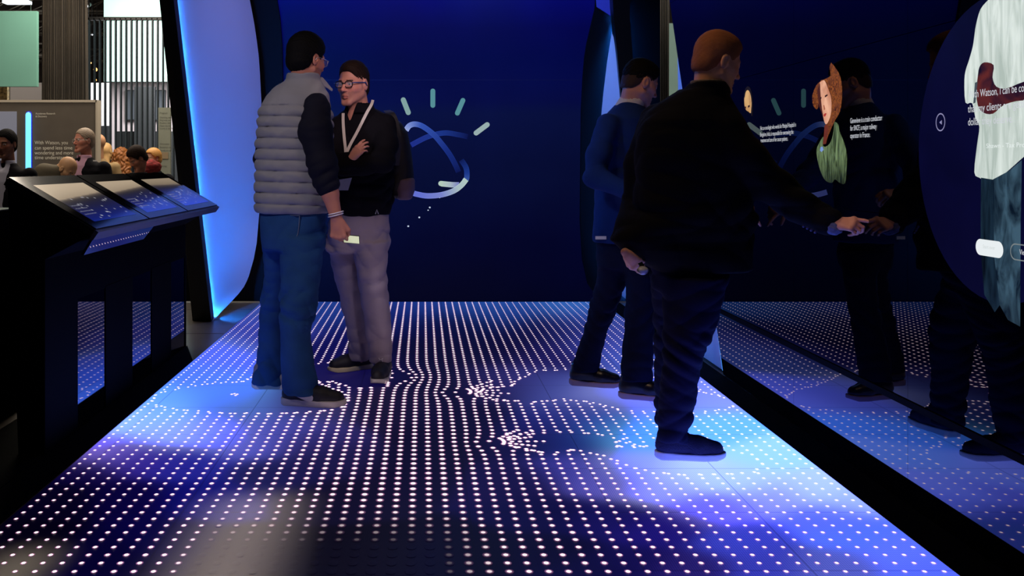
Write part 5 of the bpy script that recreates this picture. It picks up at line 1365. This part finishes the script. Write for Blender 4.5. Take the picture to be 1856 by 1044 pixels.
# ---- person 3: blue suit, white collar, behind the tall man
p3_ = empty('person', (*fl(1110, 712)[:2], 0), 'man in a dark blue suit looking down, half hidden behind the taller man', 'person')
H3 = Frame(at(1160, 152, 5.38), (0.90, 0.26, -0.34), 1.0)
S = Sdf(); add_head(S, H3, at(1140, 205, 5.40))
S.loft(tab([(440, 1100, 1145, 5.40, .07), (380, 1095, 1145, 5.40, .09), (300, 1090, 1160, 5.40, .11), (230, 1100, 1165, 5.40, .11), (205, 1115, 1160, 5.40, .08)]), 0.03, rnd=0.02)
S.chain([at(1118, 455, 5.42), at(1096, 560, 5.46), at(1064, 668, 5.49)], [0.055, 0.045, 0.03], 0.03)
S.chain([at(1145, 455, 5.36), at(1160, 560, 5.28), at(1152, 690, 5.21)], [0.055, 0.045, 0.03], 0.03)
S.chain([at(1100, 228, 5.29), at(1079, 322, 5.20), at(1150, 350, 5.02)], [0.045, 0.036, 0.028], 0.02)
wq = at(1338, 366, 5.13)
S.chain([at(1155, 230, 5.52), at(1240, 322, 5.38), wq], [0.045, 0.036, 0.027], 0.02)
add_hand(S, wq, (0.75, -0.25, -0.55), (0.1, 0.45, -0.85), -1, ((10, 12, 8), (38, 50, 30), (52, 60, 30), (60, 60, 30)), (35, 10), 0.92)
add_hand(S, at(1150, 350, 5.02), (0.9, -0.2, -0.2), (0, 0.6, -0.6), 1, ((42, 52, 30), (48, 55, 30), (52, 56, 30), (56, 52, 30)), (35, 20), 0.95)
S.build('body', 0.0042, M_skin, p3_, paint=skin_paint(H3, (206, 146, 124), brow=(36, 26, 22), stubble=0.05))
FH = ([-0.13, -0.09, -0.06, -0.03, 0.0, 0.03, 0.045, 0.060, 0.075, 0.11], [-0.010, -0.010, -0.005, 0.020, 0.036, 0.030, 0.040, 0.050, 0.078, 0.085])
add_hair(p3_, H3, M_hairb, 0.0055, FH, nape=False, top=0.005, side=0.0028)
FH2 = ([-0.13, -0.09, -0.06, -0.03, -0.014, 0.012, 0.030, 0.045, 0.060, 0.075, 0.11], [-0.048, -0.055, -0.050, -0.020, 0.030, 0.028, 0.000, 0.030, 0.045, 0.078, 0.085])
add_hair(p3_, H3, mat('hair_fade', (58, 44, 40), rough=0.7, spec=0.2), 0.0025, FH2, top=0.0, side=0.002, rough=0.0006, name='hair_short_sides')
S = Sdf(); cn3 = at(1140, 190, 5.39)
S.cap(at(1146, 184, 5.385), at(1138, 200, 5.395), 0.068, 0.074, 0.01)
S.cap(at(1150, 172, 5.385), at(1146, 180, 5.385), 0.058, 0.063, 0.003, 'sub')
S.build('shirt_collar', 0.005, mat('shirt_cream', (212, 200, 186), rough=0.8), p3_)
M_suitb = mat('suit_blue', (24, 44, 92), rough=0.85, spec=0.1, bump=0.25, bscale=260, var=0.12, vscale=5)
S = Sdf()
S.loft(tab([(438, 1075, 1184, 5.40, .140), (400, 1077, 1182, 5.40, .140), (345, 1080, 1182, 5.40, .145), (300, 1076, 1180, 5.40, .150), (260, 1074, 1185, 5.40, .155), (235, 1079, 1184, 5.40, .15), (215, 1090, 1180, 5.40, .135), (202, 1104, 1172, 5.40, .105), (192, 1114, 1165, 5.40, .085), (186, 1120, 1160, 5.395, .075)]), 0.02, p=2.2, rnd=0.012)
S.chain([at(1102, 228, 5.29), at(1086, 280, 5.23), at(1079, 322, 5.20), at(1148, 350, 5.03)], [0.064, 0.060, 0.052, 0.042], 0.03)
S.chain([at(1155, 232, 5.50), at(1240, 320, 5.38), at(1318, 354, 5.18)], [0.062, 0.052, 0.042], 0.03)
S.disp.append(folds(0.004, 34, (at(0, 322, 5.2)[2],), 0.08, 1.5, 6.0))
S.build('jacket', 0.0055, M_suitb, p3_)
MB().hexa([at(1079, 434, 5.30), at(1099, 434, 5.28), at(1099, 434, 5.38), at(1079, 434, 5.38)], [at(1079, 428, 5.30), at(1099, 428, 5.28), at(1099, 428, 5.38), at(1079, 428, 5.38)]).build('shirt_tail', mat('shirt_cream', ()), p3_)
S = Sdf(); S.cap(at(1318, 354, 5.18), at(1332, 361, 5.15), 0.036, 0.034, 0.005); S.build('shirt_cuff', 0.005, mat('shirt_cream', ()), p3_)
S = Sdf()
S.loft(tab([(425, 1082, 1172, 5.40, .125), (460, 1082, 1178, 5.40, .125), (485, 1086, 1174, 5.39, .11)]), 0.03, rnd=0.02)
S.loft(tab([(455, 1083, 1150, 5.42, .115), (500, 1083, 1138, 5.44, .09), (548, 1075, 1120, 5.46, .078), (600, 1060, 1100, 5.47, .068), (655, 1041, 1087, 5.50, .068), (672, 1039, 1085, 5.50, .070)]), 0.02, rnd=0.012)
S.loft(tab([(455, 1104, 1182, 5.36, .11), (500, 1134, 1188, 5.30, .09), (550, 1136, 1186, 5.28, .08), (600, 1133, 1184, 5.25, .075), (650, 1128, 1182, 5.22, .072), (688, 1126, 1180, 5.21, .074)]), 0.02, rnd=0.012)
S.disp.append(folds(0.0034, 40, (at(0, 560, 5.4)[2], 0.14), 0.10, 1.6, 8.0))
M_trn = mat('trousers_navy', (15, 18, 40), rough=0.85, spec=0.1, bump=0.2, bscale=260)
S.build('trousers', 0.0055, M_trn, p3_)
M_lea = mat('leather_black', (18, 18, 30), rough=0.32, spec=0.5); M_solep = mat('sole_mauve', (176, 150, 160), rough=0.6)
add_shoe(p3_, fl(1033, 697)[:2], fl(1127, 703)[:2], M_lea, M_solep, M_lea, wd=1.02, laces=4)
add_shoe(p3_, fl(1123, 721)[:2], fl(1217, 727)[:2], M_lea, M_solep, M_lea, wd=1.02, laces=4)

# ---- person 4: tall man in a black jacket touching the screen
p4_ = empty('person', (*fl(1230, 820)[:2], 0), 'tall red-haired man in a black jacket pointing at the touch video wall', 'person')
H4 = Frame(at(1300, 115, 4.2), (0.93, 0.22, -0.27), 1.0)
S = Sdf(); add_head(S, H4, at(1284, 178, 4.2), nr=0.058)
S.loft(tab([(480, 1200, 1310, 4.2, .09), (400, 1190, 1330, 4.2, .11), (300, 1190, 1335, 4.2, .13), (230, 1200, 1320, 4.2, .12), (190, 1230, 1310, 4.2, .08)]), 0.03, rnd=0.02)
S.chain([at(1225, 485, 4.3), at(1232, 600, 4.42), at(1212, 740, 4.5)], [0.08, 0.05, 0.034], 0.03)
S.chain([at(1270, 485, 4.16), at(1250, 600, 4.13), at(1220, 785, 4.13)], [0.08, 0.05, 0.034], 0.03)
S.chain([at(1190, 215, 4.32), at(1158, 370, 4.34), at(1138, 446, 4.14)], [0.045, 0.035, 0.026], 0.02)
wl_ = at(1136, 460, 4.10)
add_hand(S, wl_, (0.62, 0.05, -0.60), (0.30, 0.95, 0.10), -1, ((22, 38, 20), (26, 42, 24), (30, 46, 26), (34, 46, 26)), (30, 20), 0.72, spread=0.05)
wr4 = np.array([1.628, 3.955, at(1515, 405, 3.96)[2]])
S.chain([at(1318, 238, 4.12), at(1400, 336, 4.08), at(1450, 373, 4.035), at(1492, 399, 3.99), wr4], [0.050, 0.036, 0.030, 0.027, 0.027], 0.02)
tip = np.array([XM - 0.008, 3.857, at(1583, 413, 3.853)[2]])
dd_ = nv(tip - wr4 + np.array([0.02, 0.0, 0.012]))
add_hand(S, wr4, dd_, (0.25, 0.72, -0.62), 1, ((14, 2, 2), (48, 58, 30), (58, 66, 34), (66, 66, 34)), (22, 30), 0.84)
HB4 = ([-0.13, -0.09, -0.06, -0.03, -0.014, 0.012, 0.030, 0.045, 0.060, 0.075, 0.11], [-0.055, -0.060, -0.058, -0.030, 0.030, 0.028, 0.000, 0.030, 0.045, 0.078, 0.085])
S.build('body', 0.0038, M_skin, p4_, paint=skin_paint(H4, (224, 164, 132), brow=(150, 92, 60), stubble=0.12))
M_red = mat('hair_red', (156, 98, 64), rough=0.7, spec=0.2, bump=0.8, bscale=420, var=0.28, vscale=9)
FT = ([-0.13, -0.09, -0.06, -0.03, 0.0, 0.03, 0.045, 0.060, 0.075, 0.11], [0.020, 0.020, 0.025, 0.035, 0.045, 0.040, 0.048, 0.056, 0.080, 0.088])
add_hair(p4_, H4, M_red, 0.007, HB4, top=0.006, side=0.0035, rough=0.0006)
M_jack = mat('jacket_black', (9, 9, 17), rough=0.85, spec=0.12, bump=0.3, bscale=220)
S = Sdf()
S.loft(tab([(489, 1184, 1361, 4.2, .145), (470, 1156, 1361, 4.2, .155), (450, 1132, 1361, 4.2, .158), (434, 1106, 1361, 4.21, .158), (410, 1128, 1360, 4.2, .160), (380, 1150, 1360, 4.2, .165), (330, 1154, 1360, 4.2, .165), (280, 1153, 1358, 4.2, .170), (245, 1156, 1352, 4.2, .165), (220, 1164, 1344, 4.2, .155), (203, 1176, 1336, 4.2, .135), (188, 1194, 1328, 4.2, .115), (174, 1216, 1322, 4.2, .092), (163, 1232, 1318, 4.2, .078)]), 0.015, p=2.3, rnd=0.010)
S.chain([at(1192, 222, 4.30), at(1162, 300, 4.34), at(1156, 368, 4.34), at(1140, 438, 4.16)], [0.078, 0.070, 0.060, 0.045], 0.03)
S.chain([at(1312, 238, 4.12), at(1352, 285, 4.09), at(1400, 336, 4.08), at(1450, 372, 4.04), at(1497, 402, 3.985)], [0.088, 0.076, 0.066, 0.058, 0.050], 0.03)
S.loft(tab([(172, 1236, 1326, 4.2, .092), (160, 1243, 1322, 4.2, .086), (151, 1250, 1314, 4.19, .080)]), 0.012, rnd=0.006)
S.loft(tab([(168, 1254, 1312, 4.2, .062), (146, 1255, 1312, 4.2, .068), (138, 1255, 1312, 4.2, .068)]), 0.004, 'sub')
S.disp.append(folds(0.0045, 30, (at(0, 340, 4.1)[2], at(0, 400, 4.1)[2]), 0.10, 1.2, 9.0))
jk = S.build('jacket', 0.0055, M_jack, p4_)
bt = MB()
for i in range(4):
    c_ = at(1456 + 7.0 * i, 409.5 + 3.6 * i, 3.965 - 0.012 * i)
    bt.tube([c_, c_ + [0.0, -0.004, -0.002]], 0.0055, 10)
bt.build('sleeve_buttons', mat('button_blue', (60, 60, 110), rough=0.3), jk)
S = Sdf()
S.cap(at(1496, 404, 3.985), at(1509, 408, 3.965), 0.046, 0.044, 0.004, flat=(0.2, -0.6, 0.75), ff=0.82)
S.disp.append(lambda x, y, z: 0.0014 * np.sin(330 * (x * 0.4 + z)))
S.build('shirt_cuff', 0.0032, mat('knit_cuff', (92, 104, 140), rough=0.85, var=0.3, vscale=60), p4_)
S = Sdf()
S.loft(tab([(166, 1249, 1318, 4.2, .078), (156, 1251, 1316, 4.2, .074), (146, 1252, 1312, 4.19, .070)]), 0.01, rnd=0.004)
S.loft(tab([(164, 1257, 1310, 4.2, .060), (142, 1257, 1311, 4.19, .062), (136, 1257, 1311, 4.19, .062)]), 0.003, 'sub')
S.build('shirt_collar', 0.0042, mat('knit_collar', (110, 98, 88), rough=0.85, var=0.4, vscale=120), p4_)
S = Sdf()
S.loft(tab([(470, 1180, 1325, 4.2, .13), (500, 1182, 1316, 4.2, .13), (525, 1186, 1310, 4.2, .12)]), 0.03, rnd=0.02)
S.loft(tab([(500, 1182, 1280, 4.30, .11), (560, 1187, 1272, 4.38, .098), (620, 1187, 1262, 4.44, .085), (700, 1187, 1245, 4.48, .072), (766, 1190, 1238, 4.5, .068)]), 0.02, rnd=0.012)
S.loft(tab([(500, 1200, 1316, 4.15, .12), (530, 1202, 1311, 4.14, .115), (560, 1204, 1304, 4.13, .108), (590, 1205, 1296, 4.12, .10), (612, 1207, 1284, 4.12, .095), (640, 1206, 1273, 4.12, .088), (690, 1200, 1264, 4.12, .08), (740, 1196, 1255, 4.125, .074), (782, 1194, 1246, 4.13, .068), (796, 1195, 1243, 4.13, .066)]), 0.02, rnd=0.012)
S.disp.append(folds(0.0042, 46, (at(0, 610, 4.15)[2], 0.78, 0.14), 0.12, 1.6, 3.0))
S.build('trousers', 0.005, mat('trousers_dark', (20, 22, 52), rough=0.85, spec=0.12, bump=0.3, bscale=260), p4_)
M_knit = mat('shoe_knit', (20, 20, 62), rough=0.8, bump=0.8, bscale=500)
add_shoe(p4_, fl(1189, 831)[:2], fl(1313, 833)[:2], M_knit, mat('sole_bluewhite', (214, 214, 226), rough=0.6), M_knit, wd=1.02, knit=0.0016, laces=5, high=-0.012)
add_shoe(p4_, (1.105, 4.44), (1.165, 4.72), M_knit, mat('sole_bluewhite', ()), M_knit, wd=1.02, laces=0, high=-0.012)
wt4 = empty('wristwatch', at(1163, 489, 4.05), 'small round white faced watch in the lowered hand of the tall red-haired man', 'watch')
c_ = at(1165, 490, 4.035); ax_ = nv((0.1, -0.85, 0.45))
MB().tube([c_ + ax_ * 0.004, c_ - ax_ * 0.006], 0.0235, 22, flat=0.75).build('case', M_metal, wt4); MB().tube([c_ + ax_ * 0.0055, c_ + ax_ * 0.004], 0.020, 22, flat=0.75).build('dial', mat('dial_white', (210, 214, 232), rough=0.25), wt4)
strap_ = MB(); strap(strap_, [c_ + [-0.005, 0.01, 0.0], at(1163, 481, 4.045), at(1160, 476, 4.05)], 0.02, nv((0.2, -1, 0))); strap_.build('strap', M_black, wt4)

# ---- people further back in the hall
def bust(label, hx, hy, Y, F, skin, hairm, jacket, shirt=None, size=1.0, brow=(50, 36, 28), glasses=None, rows_=None, hair=True, collar=None, tilt=None, hr=0.010, stubble=0.0, group='visitors in the hall behind the console', vox=0.006, hkw={}):
    c = at(hx, hy, Y); o = empty('person', (c[0], c[1], 0), label, 'person', group)
    H = Frame(c, F, size); S = Sdf(); z = c[2]
    nk = c + np.array([-0.02 * H.F[0], -0.03 * H.F[1] + 0.01, -0.16]) * size
    add_head(S, H, nk, nr=0.050)
    sh = z - 0.222 * size
    to = [(sh + 0.04, c[0], c[1] + .02, .06, .05), (sh, c[0], c[1] + .02, .13, .07), (sh - 0.25, c[0], c[1] + .02, .13, .085), (0.95, c[0], c[1] + .02, .12, .08), (0.80, c[0], c[1] + .02, .13, .08)]
    S.loft([t for t in to], 0.03, rnd=0.02)
    for q in (-1, 1):
        S.chain([(c[0] + q * 0.08, c[1] + .02, 0.85), (c[0] + q * 0.09, c[1] + .02, 0.48), (c[0] + q * 0.09, c[1] + .02, 0.08)], [0.065, 0.045, 0.035], 0.03)
    S.build('body', vox, M_skin, o, paint=skin_paint(H, skin, brow=brow, stubble=stubble))
    if hair: add_hair(o, H, hairm, hr, h=vox * 0.9, **hkw)
    J = Sdf(); w_ = 0.232 * size
    J.loft([(0.80, c[0], c[1] + .02, .17, .12), (1.0, c[0], c[1] + .02, .165, .12), (sh - 0.22, c[0], c[1] + .02, .185, .125), (sh - .08, c[0], c[1] + .02, .205, .12), (sh - .02, c[0], c[1] + .02, .175, .10), (sh + .03, c[0], c[1] + .02, .10, .08), (sh + 0.06, c[0], c[1] + .02, .078, .07)], 0.02, p=2.3, rnd=0.01)
    for q in (-1, 1):
        J.chain([(c[0] + q * (w_ - 0.035), c[1] + .02, sh - 0.045), (c[0] + q * (w_ + 0.015), c[1] + .03, sh - 0.30), (c[0] + q * (w_ - 0.02), c[1] - 0.10, sh - 0.50)], [0.066, 0.055, 0.042], 0.03)
    if shirt is not None:   # open front of a jacket over a shirt
        J.prim((c[0] - .1, c[1] - .25, sh - .5), (c[0] + .1, c[1] - .0, sh + .1), lambda X, Y_, Z: np.maximum(np.abs(X - c[0] - H.F[0] * 0.05) - 0.055 * np.clip((Z - (sh - 0.42)) / 0.42, 0.05, 1.3), Y_ - (c[1] - 0.045)), 0.006, 'sub')
        Q = Sdf(); Q.loft([(0.82, c[0], c[1] + .01, .13, .115), (sh - 0.1, c[0], c[1] + .01, .14, .112), (sh - .02, c[0] + H.F[0] * 0.01, c[1], .10, .092), (sh + 0.05, c[0], c[1] + 0.01, .072, .072), (sh + 0.085, c[0], c[1] + .01, .070, .068)], 0.02, rnd=0.01)
        Q.ell((c[0] + H.F[0] * 0.06, c[1] - 0.085, sh + 0.06), (0.030, 0.05, 0.060), None, 0.01, 'sub')
        Q.loft([(sh + 0.02, c[0], c[1] + .01, .055, .055), (sh + 0.12, c[0], c[1] + .01, .062, .058)], 0.003, 'sub')
        Q.build('shirt', vox, shirt, o)
    J.disp.append(folds(0.004, 26, (), .1, 1, hx))
    J.build('jacket', vox * 1.15, jacket, o)
    T_ = Sdf()
    T_.loft([(0.78, c[0], c[1] + .02, .165, .115), (0.90, c[0], c[1] + .02, .16, .115)], 0.02, rnd=0.02)
    for q in (-1, 1): T_.loft([(0.82, c[0] + q * .08, c[1] + .02, .09, .10), (0.45, c[0] + q * .09, c[1] + .02, .07, .075), (0.07, c[0] + q * .095, c[1] + .02, .06, .07)], 0.02, rnd=0.012)
    T_.build('trousers', 0.011, mat('hall_trousers', (24, 24, 30), rough=0.85), o)
    for q in (-1, 1): add_shoe(o, (c[0] + q * .095, c[1] + .09), (c[0] + q * .11, c[1] - .18), M_shoeb, M_shoeb, M_shoeb, h=0.009, laces=0, tongue=False)
    if glasses: add_glasses(o, H, glasses, 0.0016, lens=False)
    return o, H
m_suit = mat('suit_dark', (16, 16, 22), rough=0.85, spec=0.12)
b1, Hb1 = bust('dark-haired man in a dark suit at the far left behind the console', 11, 262, 8.7, (-0.12, -0.99, -0.05), (140, 92, 72), M_hairb, m_suit, mat('shirt_pale', (196, 196, 214), rough=0.8), brow=(18, 14, 12), stubble=0.15, vox=0.0055)
b2, Hb2 = bust('grey-haired man with glasses and pink shirt before the sign board', 152, 256, 10.0, (-0.62, -0.78, 0.04), (206, 140, 118), mat('hair_grey', (150, 132, 112), rough=0.6), m_suit, mat('shirt_pink', (206, 160, 186), rough=0.8), glasses=M_metal, brow=(150, 130, 110), vox=0.0055, hr=0.008)
q = at(171, 291, 9.84); MB().box(q[0] - 0.020, q[0] + 0.016, 9.86, 9.866, q[2] - 0.008, q[2] + 0.006).build('name_pin', mat('pin_white', (220, 220, 220), rough=0.4), b2)
m_olive = mat('coat_olive', (92, 84, 66), rough=0.85)
# person bending behind the console: rounded olive back and part of the neck
ob = empty('person', (at(95, 300, 9.4) * [1, 1, 0]), 'person bending low in an olive jacket between the two suited men', 'person')
S = Sdf(); S.chain([at(66, 330, 9.4), at(80, 314, 9.4), at(104, 312, 9.42)], [0.07, 0.085, 0.07], 0.04); S.loft([(0.75, at(88, 0, 9.4)[0], 9.42, .15, .12), (1.10, at(88, 0, 9.4)[0], 9.42, .14, .11)], 0.04, rnd=0.04)
S.build('jacket', 0.008, m_olive, ob)
S = Sdf(); Ho = Frame(at(121, 307, 9.43), (0.75, -0.2, -0.62), 0.95); add_head(S, Ho, at(107, 309, 9.43), nr=0.045)
S.loft([(0.80, at(88, 0, 9.4)[0], 9.42, .11, .08), (1.08, at(88, 0, 9.4)[0], 9.42, .10, .07)], 0.05, rnd=0.03); S.cap(at(107, 309, 9.43), at(90, 318, 9.42), 0.05, 0.06, 0.03)
for q in (-1, 1): S.chain([(at(88, 0, 9.4)[0] + q * .08, 9.42, 0.84), (at(88, 0, 9.4)[0] + q * .08, 9.42, 0.1)], [0.065, 0.04], 0.03)
S.build('body', 0.0065, M_skin, ob, paint=skin_paint(Ho, (206, 160, 120)))
S = Sdf()
for q in (-1, 1): S.loft([(0.86, at(88, 0, 9.4)[0] + q * .07, 9.42, .09, .11), (0.03, at(88, 0, 9.4)[0] + q * .09, 9.42, .06, .07)], 0.02, rnd=0.012)
S.build('trousers', 0.011, mat('hall_trousers', ()), ob)
bust('bald man hidden behind the grey-haired man with glasses', 176, 262, 11.6, (-0.9, 0.3, 0), (196, 146, 110), M_hairb, mat('coat_tan', (150, 124, 84), rough=0.85), hair=False, vox=0.009)
bust('bald man in a tan jacket, seen from behind, right of the man with glasses', 193, 275, 13.0, (0.2, 0.95, 0), (204, 164, 110), M_hairb, mat('coat_yellow', (176, 150, 84), rough=0.85), hair=False, vox=0.009, size=0.95)
o_, Hw = bust('woman with long curly auburn hair seen from behind before the slats', 220, 288, 12.6, (0.2, 0.95, 0), (200, 150, 120), M_hairb, mat('coat_dark', (40, 36, 32), rough=0.9), hair=False, vox=0.009, size=0.92)
S = Sdf()
S.ell(Hw.p(0, -0.01, 0.035), (0.105, 0.12, 0.115), Hw.M, 0.02); S.loft([(Hw.c[2] - 0.26, Hw.c[0], Hw.c[1] - .05, .15, .09), (Hw.c[2] - 0.12, Hw.c[0], Hw.c[1] - .04, .13, .10), (Hw.c[2] + 0.02, Hw.c[0], Hw.c[1] - .02, .105, .10)], 0.03, rnd=0.02)
S.disp.append(lambda x, y, z: 0.008 * np.sin(70 * x + 3 * np.sin(30 * z)) * np.sin(40 * z + 3 * np.sin(60 * x)) + 0.003 * np.sin(120 * x + 4 * np.sin(40 * z)))
S.build('hair', 0.007, mat('hair_auburn', (130, 76, 26), rough=0.6, bump=0.6, bscale=120, var=0.3, vscale=40), o_)
bust('dark-haired young man looking down in a black jacket, front of the small group', 250, 288, 9.9, (-0.62, -0.55, -0.5), (178, 118, 92), M_hairbr, m_suit, vox=0.0065, size=0.88, hr=0.014, hkw=dict(top=0.02))
o_, Hr = bust('blond woman with a dark red scarf at the right of the small group', 277, 288, 11.0, (-0.55, -0.8, 0), (214, 160, 130), mat('hair_blond', (196, 140, 70), rough=0.6), m_suit, vox=0.007, size=0.85, hr=0.020)
S = Sdf(); S.chain([at(258, 316, 10.80), at(266, 304, 10.82), at(276, 300, 10.85), at(284, 303, 10.9)], [0.07, 0.06, 0.055, 0.05], 0.03); S.disp.append(folds(0.006, 60, (), .1, 1, 2.0))
S.build('scarf', 0.007, mat('scarf_red', (120, 26, 26), rough=0.9, var=0.5, vscale=40), o_)
bust('small dark-haired person far back between the tan jacket and the auburn hair', 205, 292, 16.0, (0, -1, 0), (160, 110, 90), M_hairb, m_suit, vox=0.011)
